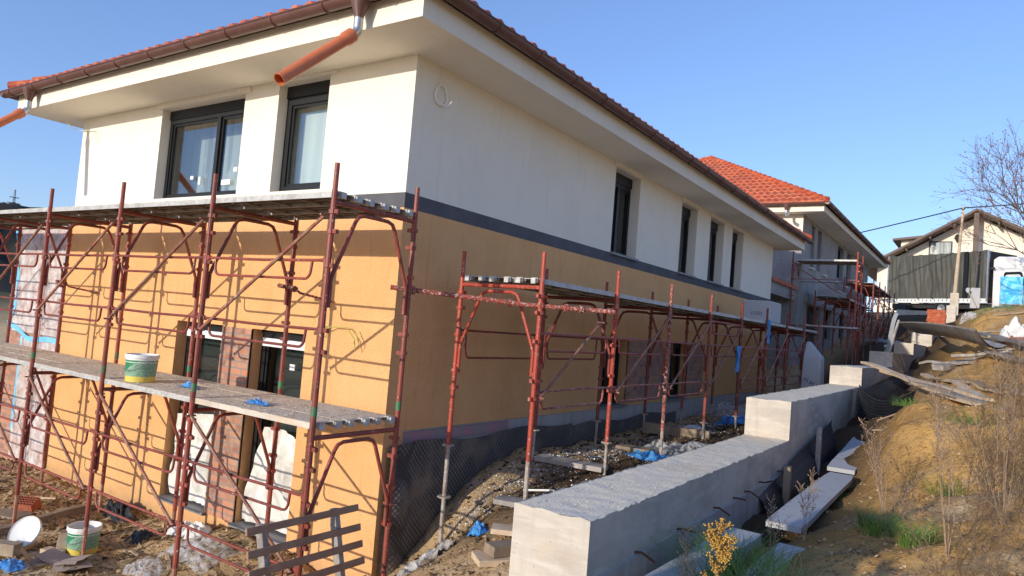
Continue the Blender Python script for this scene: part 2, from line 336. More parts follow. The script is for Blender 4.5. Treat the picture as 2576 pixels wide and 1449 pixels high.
# ------------------------------------------------------------------ terrain
CP = np.array([
 (-14,-8,-1.0),(-8,-8,-.95),(-4,-8,-.9),(-1,-8,-.8),(2,-8,-.3),(4.5,-8,.4),(8,-8,.7),
 (-14,-4,-.95),(-8,-4,-.9),(-4,-4,-.88),(-1,-4,-.8),(1,-4,-.6),(3,-4,.1),(5.2,-5,.62),(7,-4,1.0),
 (-12,-.2,-.9),(-9,-.2,-.86),(-7.2,-.15,-.77),(-4.8,-.15,-.80),(-3.2,-.4,-.75),(-2.3,-.15,-.55),(-1.36,-.15,-.56),(-.4,-.1,-.80),(-3,-1.5,-.81),(-5,-1.5,-.83),(-1.2,-1.6,-.82),(-.2,-1.4,-.82),
 (.1,-.5,-.72),(.6,-1.2,-.62),(.39,.57,-.34),(.05,.4,-.5),(.05,1.06,.03),(.05,1.7,.31),(.08,2.45,.50),(.05,3.6,.48),(.05,6,.50),(.05,9,.55),
 (1.0,-1.6,-.42),(1.0,-.6,-.15),(1.0,.4,.15),(1.42,.63,.42),(1.4,2.4,.46),(1.4,4.2,.45),(1.4,5.9,.56),(1.4,8,.62),
 (1.5,-2.6,-.45),(1.9,-1.5,-.02),(1.9,-.5,.26),(2.6,-1.8,.22),(2.7,-2.8,.0),(2.6,0,.46),(2.6,3,.55),(2.6,6,.6),
 (0,12,.6),(2.4,12,.75),(0,15,.95),(2.4,15,1.05),(-3,17,1.4),(0,18,1.55),(2.4,18,1.45),(0,21,1.95),(2.5,22,1.95),(0,26,2.65),(2.6,27,2.7),(0,32,3.7),(2.8,33,3.9),(0,38,4.4),(4,38,4.6),(0,44,4.8),(6,44,4.9),(-12,20,1.8),(-14,30,3),(-14,44,4.4),
 (3.5,-2.4,.42),(3.6,-1,.42),(3.6,1,.38),(3.6,3.5,.40),(3.6,6,.55),(3.35,8.2,.9),(3.3,9.6,1.0),(3.4,12,1.05),(3.3,15,1.35),(3.4,19,1.7),(3.7,23,2.25),(3.9,28,2.95),(4.3,13,1.9),(4.3,17,2.3),(4.5,22,2.9),
 (4.1,-2.6,.56),(4.2,-.8,.70),(4.05,.8,.62),(4.0,2.5,.50),(4.05,3.3,.60),(4.02,4.2,.62),(4.0,6,.85),
 (4.6,-1.2,.88),(4.5,.6,.88),(4.40,2.2,.88),(4.9,2.0,.96),(4.38,3.25,1.40),(4.9,3.35,1.55),(5.4,3.4,1.62),(4.32,4.2,1.48),(4.32,5.2,1.50),(4.4,7,1.58),(4.2,9,1.7),
 (5.2,-2.6,.86),(5.3,-.6,1.02),(5.2,.8,1.02),(5.1,5,1.56),(5.1,7,1.62),(5.0,9,1.88),(4.9,11,2.2),(5,14,2.60),(5,17,3.0),(5,20,3.45),(5,24,3.9),(5,28,4.3),(5,31,4.55),(5,34,4.78),
 (6.5,-2,1.3),(6.5,2,1.55),(6.6,6,1.9),(6.8,10,2.5),(7,15,3.05),(7,20,3.7),(7,26,4.3),(7.5,32,4.7),(9,-4,1.5),(9,4,2.3),(10,12,3.2),(10,22,4.3),(10,34,4.9),
], float)
SH = .35
def _rbf_fit(P):
    D = np.sqrt(((P[:,None,:2]-P[None,:,:2])**2).sum(-1) + SH**2*0.02); A = np.zeros((len(P)+3,)*2); n = len(P)
    A[:n,:n] = D + np.eye(n)*0; A[:n,n] = 1; A[:n,n+1:] = P[:,:2]; A[n,:n] = 1; A[n+1:,:n] = P[:,:2].T
    return np.linalg.solve(A, np.concatenate([P[:,2], [0,0,0]]))
WT = _rbf_fit(CP)
def base_h(x, y):
    x = np.asarray(x, float); y = np.asarray(y, float); sh = x.shape; x = x.ravel(); y = y.ravel()
    xc = np.clip(x, -16, 11); yc = np.clip(y, -9, 46); h = np.full(x.shape, WT[len(CP)]) + WT[len(CP)+1]*xc + WT[len(CP)+2]*yc
    for i, p in enumerate(CP): h += WT[i]*np.sqrt((xc-p[0])**2+(yc-p[1])**2+SH**2*0.02)
    dist = np.hypot(x-xc, y-yc)
    left = np.clip(-(x+16), 0, None)
    h = h - left*.06*(left < 60) - 3.6*(left >= 60)
    h = np.where(dist > 0, h + np.clip(x-11, 0, 60)*.02, h)
    inside = (x > -7.3) & (x < -.02) & (y > .03) & (y < 15.1)
    h = np.where(inside, -1.0, h)
    inside2 = (x > -9.4) & (x <= -7.2) & (y > .03) & (y < 4)
    return np.where(inside2, -1.0, h).reshape(sh)
def rough_h(x, y, h):
    z = np.empty_like(h)
    for i in range(len(x)):
        a, b = x[i], y[i]; far = max(abs(a), abs(b-8))
        if far > 60: z[i] = 0; continue
        v = Vector((a, b, 3.1)); n1 = noise.noise(v*1.1)*.06 + noise.noise(v*3.1)*.035 + noise.noise(v*7.7)*.020
        if far < 16: n1 += abs(noise.noise(v*16))*.018
        if -.2 < a < 2.7 and -2.2 < b < 8: n1 += noise.noise(v*4.3+Vector((3,0,0)))*.05 + abs(noise.noise(v*9))*.03
        if a > 3.75 and -3 < b < 9: n1 += noise.noise(v*2.3+Vector((9,0,0)))*.07 + abs(noise.noise(v*5.0))*.05
        z[i] = n1
    return z
def growth(a, b, n, q): 
    t = np.linspace(0, 1, n+1)[1:]; return a + (b-a)*(np.expm1(q*t)/np.expm1(q))
gx = np.concatenate([growth(-9.5, -1500, 34, 7)[::-1], np.arange(-9.5, 6.8, .075), growth(6.8, 1500, 34, 7)])
gy = np.concatenate([growth(-6.5, -1500, 28, 7)[::-1], np.arange(-6.5, 10, .085), np.arange(10, 46, .28), growth(46, 2500, 30, 6)])
XX, YY = np.meshgrid(gx, gy); Hh = base_h(XX, YY).ravel(); fx, fy = XX.ravel(), YY.ravel()
rr = rough_h(fx, fy, Hh); Z = Hh + np.where(Hh <= -.99, 0, rr)
# faint ruts and a heap edge by the facade
nx, ny = len(gx), len(gy)
idx = np.arange(nx*ny).reshape(ny, nx)
F = np.stack([idx[:-1,:-1], idx[:-1,1:], idx[1:,1:], idx[1:,:-1]], -1).reshape(-1, 4)
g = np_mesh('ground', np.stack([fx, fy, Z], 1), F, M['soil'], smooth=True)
tag(g, 'trampled brown building site soil', None, None, 'structure')
Zg = Z.reshape(ny, nx)
def gz(x, y):
    i = int(np.clip(np.searchsorted(gx, x)-1, 0, nx-2)); j = int(np.clip(np.searchsorted(gy, y)-1, 0, ny-2))
    a = (x-gx[i])/(gx[i+1]-gx[i]); b = (y-gy[j])/(gy[j+1]-gy[j])
    return float((Zg[j,i]*(1-a)+Zg[j,i+1]*a)*(1-b) + (Zg[j+1,i]*(1-a)+Zg[j+1,i+1]*a)*b)
# far wooded hill on the left horizon
P = []; nu, nv = 110, 60
for j in range(nv):
    for i in range(nu):
        u = (i/(nu-1)-.5)*2; v = (j/(nv-1)-.5)*2; x = -185 + 75*v*.94 + 90*u*.35; y = 62 - 75*v*.35 + 90*u*.94
        g_ = math.exp(-(u*u*2.6+v*v*3.2)); hgt = 27*g_ + (2.2*noise.noise(Vector((x*.16, y*.16, 2)))+1.3*noise.noise(Vector((x*.5, y*.5, 9))))*min(1, g_*2)
        P.append((x, y, -6.5+hgt))
tag(MB().grid(P, nu, nv).build('hill', M['woods'], smooth=True), 'dark wooded hill on the left horizon', None, None, 'structure')

# ------------------------------------------------------------------ house kit
def wall(mb, axis, c, sgn, u0, u1, z0, z1, holes=(), depth=.2):
    """vertical wall face on plane axis=c facing sgn, with reveals going inwards"""
    def pt(u, z, dd=0):
        q = c - sgn*dd
        return (q, u, z) if axis == 'x' else (u, q, z)
    us = sorted(set([u0, u1] + [v for h in holes for v in (h[0], h[1]) if u0 < v < u1]))
    zs = sorted(set([z0, z1] + [v for h in holes for v in (h[2], h[3]) if z0 < v < z1]))
    for i in range(len(us)-1):
        for j in range(len(zs)-1):
            um = (us[i]+us[i+1])/2; zm = (zs[j]+zs[j+1])/2
            if any(h[0] < um < h[1] and h[2] < zm < h[3] for h in holes): continue
            mb.add([pt(us[i],zs[j]), pt(us[i+1],zs[j]), pt(us[i+1],zs[j+1]), pt(us[i],zs[j+1])], [(0,1,2,3)])
    for h in holes:
        a0, a1, b0, b1 = h[:4]; b0c = max(b0, z0); b1c = min(b1, z1)
        mb.add([pt(a0,b0c), pt(a0,b1c), pt(a0,b1c,depth), pt(a0,b0c,depth)], [(0,1,2,3)])
        mb.add([pt(a1,b0c), pt(a1,b1c), pt(a1,b1c,depth), pt(a1,b0c,depth)], [(0,1,2,3)])
        if b1 <= z1: mb.add([pt(a0,b1), pt(a1,b1), pt(a1,b1,depth), pt(a0,b1,depth)], [(0,1,2,3)])
        if b0 >= z0: mb.add([pt(a0,b0), pt(a1,b0), pt(a1,b0,depth), pt(a0,b0,depth)], [(0,1,2,3)])
def lb(axis, c, sgn):
    """returns a box adder in wall space: u, depth inwards, z"""
    def f(mb, u0, u1, d0, d1, z0, z1):
        a, b = sorted((c - sgn*d0, c - sgn*d1))
        if axis == 'x': mb.box((a, u0, z0), (b, u1, z1))
        else: mb.box((u0, a, z0), (u1, b, z1))
    return f
def window(par, axis, c, sgn, u0, u1, z0, z1, mull=(), back='dark_room', glass='glass_dark', box_h=.0, sill=True, fr=.07, depth=.2, white_box=False, transom=None):
    B = lb(axis, c, sgn); f = MB(); d0, d1 = depth-.06, depth+.02
    zt = z1 - box_h
    B(f, u0, u0+fr, d0, d1, z0, zt); B(f, u1-fr, u1, d0, d1, z0, zt)
    B(f, u0+fr, u1-fr, d0, d1, zt-fr, zt); B(f, u0+fr, u1-fr, d0, d1, z0, z0+fr)
    for mu in mull: B(f, mu-.035, mu+.035, d0-.01, d1, z0+fr, zt-fr)
    # sash beads a little further in
    cuts = [u0+fr] + [v for mu in mull for v in (mu-.035, mu+.035)] + [u1-fr]
    for a, b in zip(cuts[::2], cuts[1::2]):
        s = .035; B(f, a, a+s, d0+.02, d1, z0+fr, zt-fr); B(f, b-s, b, d0+.02, d1, z0+fr, zt-fr)
        B(f, a+s, b-s, d0+.02, d1, zt-fr-s, zt-fr); B(f, a+s, b-s, d0+.02, d1, z0+fr, z0+fr+s)
    fo = f.build('window', M['black_frame'], par)
    g_ = MB()
    def pt(u, z, dd):
        q = c - sgn*dd; return (q, u, z) if axis == 'x' else (u, q, z)
    for a, b in zip(cuts[::2], cuts[1::2]):
        B(g_, a+.035, b-.035, d0+.035, d0+.043, z0+fr+.035, zt-fr-.035)
    g_.build('pane', M[glass], fo)
    k = MB(); dd = depth+.35 if back == 'interior_grey' else depth+.12
    k.add([pt(u0-.3,z0-.1,dd), pt(u1+.3,z0-.1,dd), pt(u1+.3,z1+.1,dd), pt(u0-.3,z1+.1,dd)], [(0,1,2,3)])
    k.build('blind' if back == 'blind' else 'interior_backing', M[back], fo)
    if box_h:
        bx = MB(); B(bx, u0, u1, d0-.02, d1, zt, z1); bx.build('shutter_box', M['white_pvc' if white_box else 'black_frame'], fo)
    if sill:
        s = MB(); B(s, u0-.03, u1+.03, -.05, d0, z0-.03, z0+.005); s.build('sill', M['sill'], fo)
    return fo
TILE_W, TILE_L = .225, .34
def roof_slope(mb, o, U, N, L, run, pitch, ze):
    """o: eave corner (x,y); U along the eave, N inwards (unit 2d)"""
    nu = max(8, int(L/TILE_W*6)); rows = []; nr = int(run/TILE_L)
    rows.append((0.0, -.045, 0))
    for k in range(nr+1):
        a = k*TILE_L; b = min((k+1)*TILE_L, run)
        if a >= run: break
        rows.append((a, .04, k)); rows.append((b-.002, .008, k))
    P = []
    for rr_, st, k in rows:
        for i in range(nu+1):
            u = i/nu*L; uc = min(max(u, rr_), L-rr_)
            ph = (uc/TILE_W) % 1.0
            roll = .038*max(0, math.sin(PI*ph/.62)) if ph < .62 else -.012*math.sin(PI*(ph-.62)/.38)
            jit = .006*noise.noise(Vector((math.floor(uc/TILE_W)*1.7+o[0], k*2.3, o[1])))
            h = ze + rr_*math.tan(pitch) + st + roll + jit
            P.append((o[0]+U[0]*uc+N[0]*rr_, o[1]+U[1]*uc+N[1]*rr_, h))
    mb.grid(P, nu+1, len(rows))
def caps(mb, a, b, r=.095):
    a = Vector(a); b = Vector(b); n = max(1, int((b-a).length/.36)); t = (b-a).normalized()
    for i in range(n):
        p = a.lerp(b, i/n); q = a.lerp(b, (i+1.12)/n)
        mb.tube([p+Vector((0,0,.03)), q+Vector((0,0,.0))], [r*1.05, r*.9], 10)
def gutter(par, a, b, r=.078):
    a = Vector(a); b = Vector(b); t = (b-a).normalized(); s = t.cross(Vector((0,0,1))).normalized(); vs = []; fs = []; n = 10
    for p in (a, b):
        for rr_ in (r, r-.006):
            for k in range(n+1):
                c = PI*k/n; vs.append(tuple(p + s*math.cos(c)*rr_ - Vector((0,0,1))*math.sin(c)*rr_))
    m1 = n+1
    for k in range(n):
        fs.append((k, k+1, 2*m1+k+1, 2*m1+k)); fs.append((m1+k, m1+k+1, 3*m1+k+1, 3*m1+k))
        fs.append((k, k+1, m1+k+1, m1+k)); fs.append((2*m1+k, 2*m1+k+1, 3*m1+k+1, 3*m1+k))
    mb = MB().add(vs, fs)
    for p, q in ((a, 1), (b, -1)):   # end caps
        c0 = len(mb.v); mb.v += [tuple(p + t*q*.002 + s*math.cos(PI*k/n)*r - Vector((0,0,1))*math.sin(PI*k/n)*r) for k in range(n+1)]; mb.f.append(tuple(range(c0, c0+n+1)))
    for k in (1, -1): mb.tube([a + s*k*r, b + s*k*r], .011, 6)
    g_ = mb.build('gutter', M['brown_metal'], par, smooth=True)
    L = (b-a).length; nb = int(L/.82)
    for i in range(nb+1):
        p = a + t*(.35 + i*.82)
        if (p-a).length > L: break
        MB().tube([p + s*math.cos(PI*k/10)*(r+.005) - Vector((0,0,1))*math.sin(PI*k/10)*(r+.005) for k in range(11)], .0085, 5).build('bracket', M['brown_metal'], g_, smooth=True)
    return g_
def hip_roof(par, x0, x1, y0, y1, ze, pitch):
    W_, D_ = x1-x0, y1-y0; run = min(W_, D_)/2
    slopes = [((x0,y0),(1,0),(0,1),W_),((x1,y0),(0,1),(-1,0),D_),((x1,y1),(-1,0),(0,-1),W_),((x0,y1),(0,-1),(1,0),D_)]
    mb = MB()
    for o, U, N, L in slopes: roof_slope(mb, o, U, N, L, run, pitch, ze)
    ro = mb.build('roof', M['tile'], par, smooth=True, angle=50)
    c = MB(); zr = ze + run*math.tan(pitch)
    A = (x0+run, y0+run, zr); Bq = (x1-run, y1-run, zr)
    for p, q in (((x0,y0,ze),A), ((x1,y0,ze),A), ((x0,y1,ze),Bq), ((x1,y1,ze),Bq)): caps(c, (p[0],p[1],p[2]+.02), q)
    if (Vector(A)-Vector(Bq)).length > .5: caps(c, A, Bq)
    c.build('ridge_tiles', M['tile'], ro, smooth=True)
    # closing deck just under the tiles
    dk = MB(); z_ = ze-.03; zr2 = zr-.06
    dk.add([(x0,y0,z_),(x1,y0,z_),(x1,y1,z_),(x0,y1,z_),(A[0],A[1],zr2),(Bq[0],Bq[1],zr2)], [(0,1,4),(1,2,5,4),(2,3,5),(3,0,4,5)])
    dk.build('roof_underlay', M['dark_metal'], ro)
    return ro
def soffit_fascia(par, x0, x1, y0, y1, X0, X1, Y0, Y1, zs, zf, mat):
    mb = MB()  # fascia ring
    t = .05
    mb.box((X0,Y0,zs),(X1,Y0+t,zf)); mb.box((X0,Y1-t,zs),(X1,Y1,zf)); mb.box((X0,Y0+t,zs),(X0+t,Y1-t,zf)); mb.box((X1-t,Y0+t,zs),(X1,Y1-t,zf))
    mb.build('fascia', mat, par)
    s = MB(); z = zs+.004; e = .003
    s.box((X0+t,Y0+t,z),(X1-t,y0+e,z+.03)); s.box((X0+t,y1-e,z),(X1-t,Y1-t,z+.03)); s.box((X0+t,y0+e,z),(x0+e,y1-e,z+.03)); s.box((x1-e,y0+e,z),(X1-t,y1-e,z+.03))
    s.build('soffit', mat, par)

# ------------------------------------------------------------------ main house
ZS, ZB, ZBB, ZO, XL, YF, OV = 4.977, 3.4845, 3.3208, .9411, -7.32, 15.12, .70
H1 = empty('house', (-3.7, 7.5, -.9), 'large new house with white upper floor, grey band and orange ground floor behind scaffolding', 'house')
upA = (-4.95, -2.98, 3.575, 4.90); upB = (-2.29, -1.36, 3.575, 4.94)
mb = MB(); wall(mb, 'y', 0, -1, XL, 0, ZB, ZS+.02, [upA, upB], .2)
sw = [(4.91,5.9,3.49,4.9),(7.94,8.85,3.49,4.9),(9.70,10.67,3.49,4.9),(11.31,12.22,3.49,4.9)]
wall(mb, 'x', 0, 1, 0, YF, ZB, ZS+.02, sw, .2); wall(mb, 'x', XL, -1, 0, YF, ZB, ZS+.02); wall(mb, 'y', YF, 1, XL, 0, ZB, ZS+.02)
# shallow boxes over the front windows
mb.box((upA[0]-.12,-.03,4.905),(upA[1]+.12,0.0,ZS+.01)); mb.box((upB[0]-.12,-.03,4.945),(upB[1]+.12,0.0,ZS+.01))
for s_ in sw: mb.box((0.0, s_[0]-.08, 4.91),(.03, s_[1]+.08, ZS+.01))
mb.build('upper_wall', M['white_wall'], H1)
mb = MB()
wall(mb, 'y', 0, -1, XL, 0, ZBB, ZB); wall(mb, 'x', 0, 1, 0, YF, ZBB, ZB); wall(mb, 'x', XL, -1, 0, YF, ZBB, ZB); wall(mb, 'y', YF, 1, XL, 0, ZBB, ZB)
mb.build('string_band', M['band'], H1)
loA = (-4.0, -2.95, -.50, 1.87); loB = (-2.355, -1.36, -.50, 1.87)
sl_ = [(4.86,5.88,.97,2.08),(7.84,8.82,.97,2.08)]
mb = MB(); wall(mb, 'y', 0, -1, XL, 0, -1.1, ZBB, [loA, loB], .22)
wall(mb, 'x', 0, 1, .30, YF, ZO, ZBB, sl_, .22); wall(mb, 'x', 0, 1, 0, .30, -1.1, ZBB)
wall(mb, 'x', XL, -1, 0, YF, -1.1, ZBB); wall(mb, 'y', YF, 1, XL, 0, .4, ZBB)
mb.build('ground_floor_wall', M['orange_wall'], H1)
mb = MB(); mb.box((-2.95,-.012,-.50),(-2.355,.02,1.86)); b1 = mb.build('brick_panel', M['brick_y'], H1)
for a, b in ((5.88,7.84),(8.82,9.78)):
    mb = MB(); mb.box((-.02,a,1.0),(.012,b,2.06)); mb.build('brick_panel', M['brick_x'], H1)
# plinth below the side wall
mb = MB(); mb.box((-.2,.30,-1),(-.012,YF,ZO-.004)); mb.build('plinth', M['conc_dark'], H1)
mb = MB(); mb.box((-.012,.30,.80),(.010,2.3,ZO-.02)); mb.build('insulation_edge', M['pink'], H1)
P = []; nu, nv = 150, 26
for j in range(nv):
    for i in range(nu):
        y = .06 + i/(nu-1)*8.2; zt = .80 + .03*math.sin(y*3) - .05*(y > 4); z = -1 + (zt+1)*j/(nv-1)
        fold = .045*math.exp(-((y-.28)/.16)**2)*(1+.5*math.sin(z*9)) + .018*noise.noise(Vector((y*2, z*2.5, 0)))
        P.append((.036 + max(0, fold) , y, z))
MB().grid(P, nu, nv).build('foundation_membrane', M['dimple'], H1, smooth=True)
# windows
wA = window(H1, 'y', 0, -1, *upA, mull=(-3.72,), back='interior_grey', glass='glass', box_h=.13, sill=False, fr=.06)
wB = window(H1, 'y', 0, -1, *upB, back='blind', glass='glass', box_h=.15, sill=False, fr=.09)
for (x, z, a, b) in ((-4.3,3.86,.07,.05),(-4.1,3.78,.05,.11),(-3.3,3.92,.08,.06),(-3.55,3.75,.20,.07)):
    MB().box((x,.143,z),(x+a,.149,z+b)).build('sticker', M['sticker'], wA)
wins = [window(H1, 'x', 0, 1, s_[0], s_[1], s_[2], s_[3], back='dark_room', glass='glass_dark', box_h=.16, sill=True, depth=.24, mull=((s_[0]+s_[1])/2,)) for s_ in sw]
for a in (loA, loB):
    wl = window(H1, 'y', 0, -1, a[0], a[1], a[2], a[3], back='shutter', glass='glass_dark', box_h=.05, sill=True, depth=.22, fr=.08)
    MB().box((a[0]+.09,.10,a[3]-.20),(a[1],.15,a[3]-.10)).build('shutter_guide', M['white_pvc'], wl)
MB().box((-1.75,.13,1.42),(-1.66,.139,1.49)).build('sticker', M['sticker'], wl)
for a in sl_: window(H1, 'x', 0, 1, *a, back='dark_room', glass='glass_dark', depth=.22, mull=((a[0]+a[1])/2,))
X0, X1, Y0, Y1 = XL-OV, OV-.01, -.713, YF+.72
soffit_fascia(H1, XL, 0, 0, YF, X0, X1, Y0, Y1, ZS, ZS+.26, M['white_wall'])
hip_roof(H1, X0-.10, X1+.10, Y0-.10, Y1+.10, 5.30, math.radians(27))
G = 5.262
gf = gutter(H1, (X0-.22, Y0-.125, G), (X1+.20, Y0-.125, G))
gs = gutter(H1, (X1+.125, Y0-.20, G), (X1+.125, Y1+.2, G)); gutter(H1, (X0-.125, Y0-.2, G), (X0-.125, Y1+.2, G))
# rain outlets with loose orange pipes
def downpipe(par, x, y, z, L=1.02, dz=-.70, brown=True, white=False):
    f = MB(); f.lathe((x,y,z), [(.10,0),(.09,-.05),(.05,-.16),(.045,-.20),(.040,-.20)], 16); fo = f.build('outlet_funnel', M['brown_metal'], par, smooth=True)
    e = MB().tube([(x,y,z-.17),(x,y,z-.29),(x,y-.012,z-.335),(x,y-.05,z-.375),(x,y-.10,z-.41)], .046, 14).build('elbow', M['zinc'], par, smooth=True)
    a = Vector((x,y-.065,z-.385)); b = a + Vector((.0,-L+.25,dz))
    t = (b-a).normalized(); p = MB()
    # hollow pipe with a socket at the top
    q = Vector((0,0,1)).rotation_difference(t)
    prof = [(.066,0),(.070,.0),(.070,.10),(.058,.12),(.058,(b-a).length),(.052,(b-a).length),(.052,.12)]
    R = q.to_matrix(); n = 20; vs = []; fs = []
    for r, zz in prof:
        for k in range(n): vs.append(tuple(a + R @ Vector((r*math.cos(2*PI*k/n), r*math.sin(2*PI*k/n), zz))))
    for i in range(len(prof)-1):
        for k in range(n): c = i*n+k; e2 = i*n+(k+1)%n; fs.append((c,e2,e2+n,c+n))
    p.add(vs, fs); p.build('downpipe', M['pvc' if not white else 'white_pvc'], par, smooth=True)
downpipe(H1, -.03, Y0-.125, G-.04); downpipe(H1, -7.30, Y0-.125, G-.04)
# conduit loop and loose cables
lp = [(.02, .415+.10*math.cos(t)*(1-.18*math.sin(t)), 4.66+.115*math.sin(t)) for t in np.linspace(1.9, 1.9+2*PI, 30)]
MB().tube(lp + [(.03, .38, 4.80), (.02,.40,4.77)], .0115, 6).build('conduit_loop', M['cable_white'], H1, smooth=True)
MB().tube([(.03+.006*k, .43+.085*math.cos(t), 4.645+.105*math.sin(t)) for k, t in enumerate(np.linspace(3.6, 5.9, 12))], .006, 6).build('conduit_loop', M['cable_white'], H1, smooth=True)
MB().tube([(-7.34,-.25,4.86),(-7.4,-.12,4.80),(-7.33,-.03,4.79),(-7.0,-.02,4.76),(-6.85,-.03,4.74)], .006, 6).build('loose_cable', M['cable_white'], H1, smooth=True)
MB().tube([(-6.78+.07*math.cos(t), -.02, 4.66+.085*math.sin(t)) for t in np.linspace(1.5, 7.6, 20)], .004, 5).build('loose_cable', M['cable_white'], H1, smooth=True)
MB().tube([(-.98,-.01,1.93),(-.92,-.10,1.97),(-.86,-.07,1.99),(-.62,-.07,2.0),(-.48,-.08,1.88),(-.44,-.09,1.76),(-.40,-.08,1.84),(-.5,-.07,1.98)], .0065, 6).build('loose_cable', M['cable_yel'], H1, smooth=True)
MB().tube([(-1.02+.06*math.cos(t), -.03, 1.93+.06*math.sin(t)) for t in np.linspace(0, 6.3, 16)], .004, 5).build('loose_cable', M['cable_yel'], H1, smooth=True)
MB().tube([(.02,3.05,2.22),(.10,3.07,2.20),(.05,3.05,2.12)], .008, 6).build('loose_cable', M['cable_white'], H1, smooth=True)
# brick clad wing to the left, masked with film
W1 = empty('brick_wing', (-8.3, 2, -.9), 'low brick clad wing at the left end of the orange facade', 'building')
mb = MB(); mb.box((-9.32,-.0,-1.1),(XL-.002,4,3.18)); mb.build('brick_wall', M['brick_y'], W1)
mb = MB(); mb.box((-9.40,-.08,3.18),(XL-.002,4.05,3.26)); mb.build('coping', M['concrete'], W1)
def sheet(name, mat, u0, u1, z0, z1, y, amp, nu=36, nv=40, parent=None, seed=0, edge=0):
    P = []
    for j in range(nv):
        for i in range(nu):
            a = i/(nu-1); b = j/(nv-1); x = u0+(u1-u0)*a; z = z0+(z1-z0)*b
            q = noise.noise(Vector((x*4+seed, z*1.3, seed)))+.5*noise.noise(Vector((x*11, z*4, seed)))
            x += edge*noise.noise(Vector((0, z*2.4, seed+4)))*(1-a)
            P.append((x, y - amp*(1+q), z))
    return MB().grid(P, nu, nv).build(name, mat, parent, smooth=True)
f1 = sheet('masking_film', M['film'], -9.12, -7.36, 1.38, 3.16, -.022, .012, edge=.25, seed=3)
tag(f1, 'large wrinkled clear film taped over the upper brick wing', 'plastic film')
f2 = sheet('masking_film', M['film'], -8.62, -7.33, -.72, 1.30, -.022, .012, seed=8)
tag(f2, 'lower clear film taped over the brick wing near the ground', 'plastic film')
tp = MB()
tp.box((-7.385,-.030,1.33),(-7.31,-.026,3.16)); tag(tp.build('masking_tape', M['tape_blue']), 'upright light blue tape along the edge between film and orange wall, upper part', 'tape')
tp = MB(); tp.box((-7.35,-.030,-.72),(-7.275,-.026,1.28)); tag(tp.build('masking_tape', M['tape_blue']), 'light blue tape running down the brick edge below the lower deck', 'tape')
tp = MB(); P = []
for i in range(30):
    a = i/29; x = -9.25+a*1.9; zc = 1.50 - .20*min(1, a*2.2) + .02*math.sin(a*9)
    for k in range(2): P.append((x, -.040-.006*math.sin(a*17+k), zc + (k-.5)*.085))
tp.grid(P, 2, 30); tag(tp.build('masking_tape', M['tape_blue']), 'light blue tape across the foot of the upper film', 'tape')
tp = MB(); P = []
for i in range(30):
    a = i/29; z = 1.55+a*1.6; xc = -9.14 + .10*math.sin(a*5) + .12*a*(1-a)
    for k in range(2): P.append((xc+(k-.5)*.09*(1+.5*math.sin(a*14)), -.042-.01*math.sin(a*20+k), z))
tp.grid(P, 2, 30); tag(tp.build('masking_tape', M['tape_blue']), 'crumpled blue tape down the free left edge of the upper film', 'tape')
tp = MB(); tp.box((-8.68,-.030,-.3),(-8.62,-.026,1.30)); tag(tp.build('masking_tape', M['tape_blue']), 'narrow blue tape strip on the left edge of the lower film', 'tape')
# milky sheets over the lower windows
def drape(u0, u1, z0, z1, seed, lab, lean):
    P = []; nu, nv = 44, 50
    for j in range(nv):
        for i in range(nu):
            a = i/(nu-1); b = j/(nv-1); z = z0+(z1-z0)*b
            lf = .30*b**1.8 if lean > .7 else 0; rg = 0 if lean > .7 else .10*(1-b)**2
            if lean > .7: z = z0 + (z1 - .16*a**3 - z0)*b
            else: z = z0 + (z1 - .05*(1-a) - z0)*b
            x = u0+(u1-u0)*(lf+a*(1-lf-rg)) + .03*noise.noise(Vector((a*2, b*3, seed)))
            y = .085 - .055*abs(noise.noise(Vector((a*6+b*2.5, b*2.2-a*2, seed+1)))) + .02 - .042*(noise.noise(Vector((a*3.2+seed, b*1.8, seed))) + .55*noise.noise(Vector((a*9, b*4.5, seed)))) - .035*math.sin(PI*b)*math.sin(PI*a)
            zz = z + .06*a*(b > .97) 
            P.append((x, y, zz))
    o = MB().grid(P, nu, nv).build('plastic_sheet', M['film_white'], smooth=True); tag(o, lab, 'plastic sheet'); return o
drape(-3.93, -2.99, -.46, .66, 2, 'milky plastic sheet over the lower window left of the brick panel', .5)
drape(-2.33, -1.40, -.46, .70, 9, 'billowing milky plastic sheet over the lower window right of the brick panel', .9)

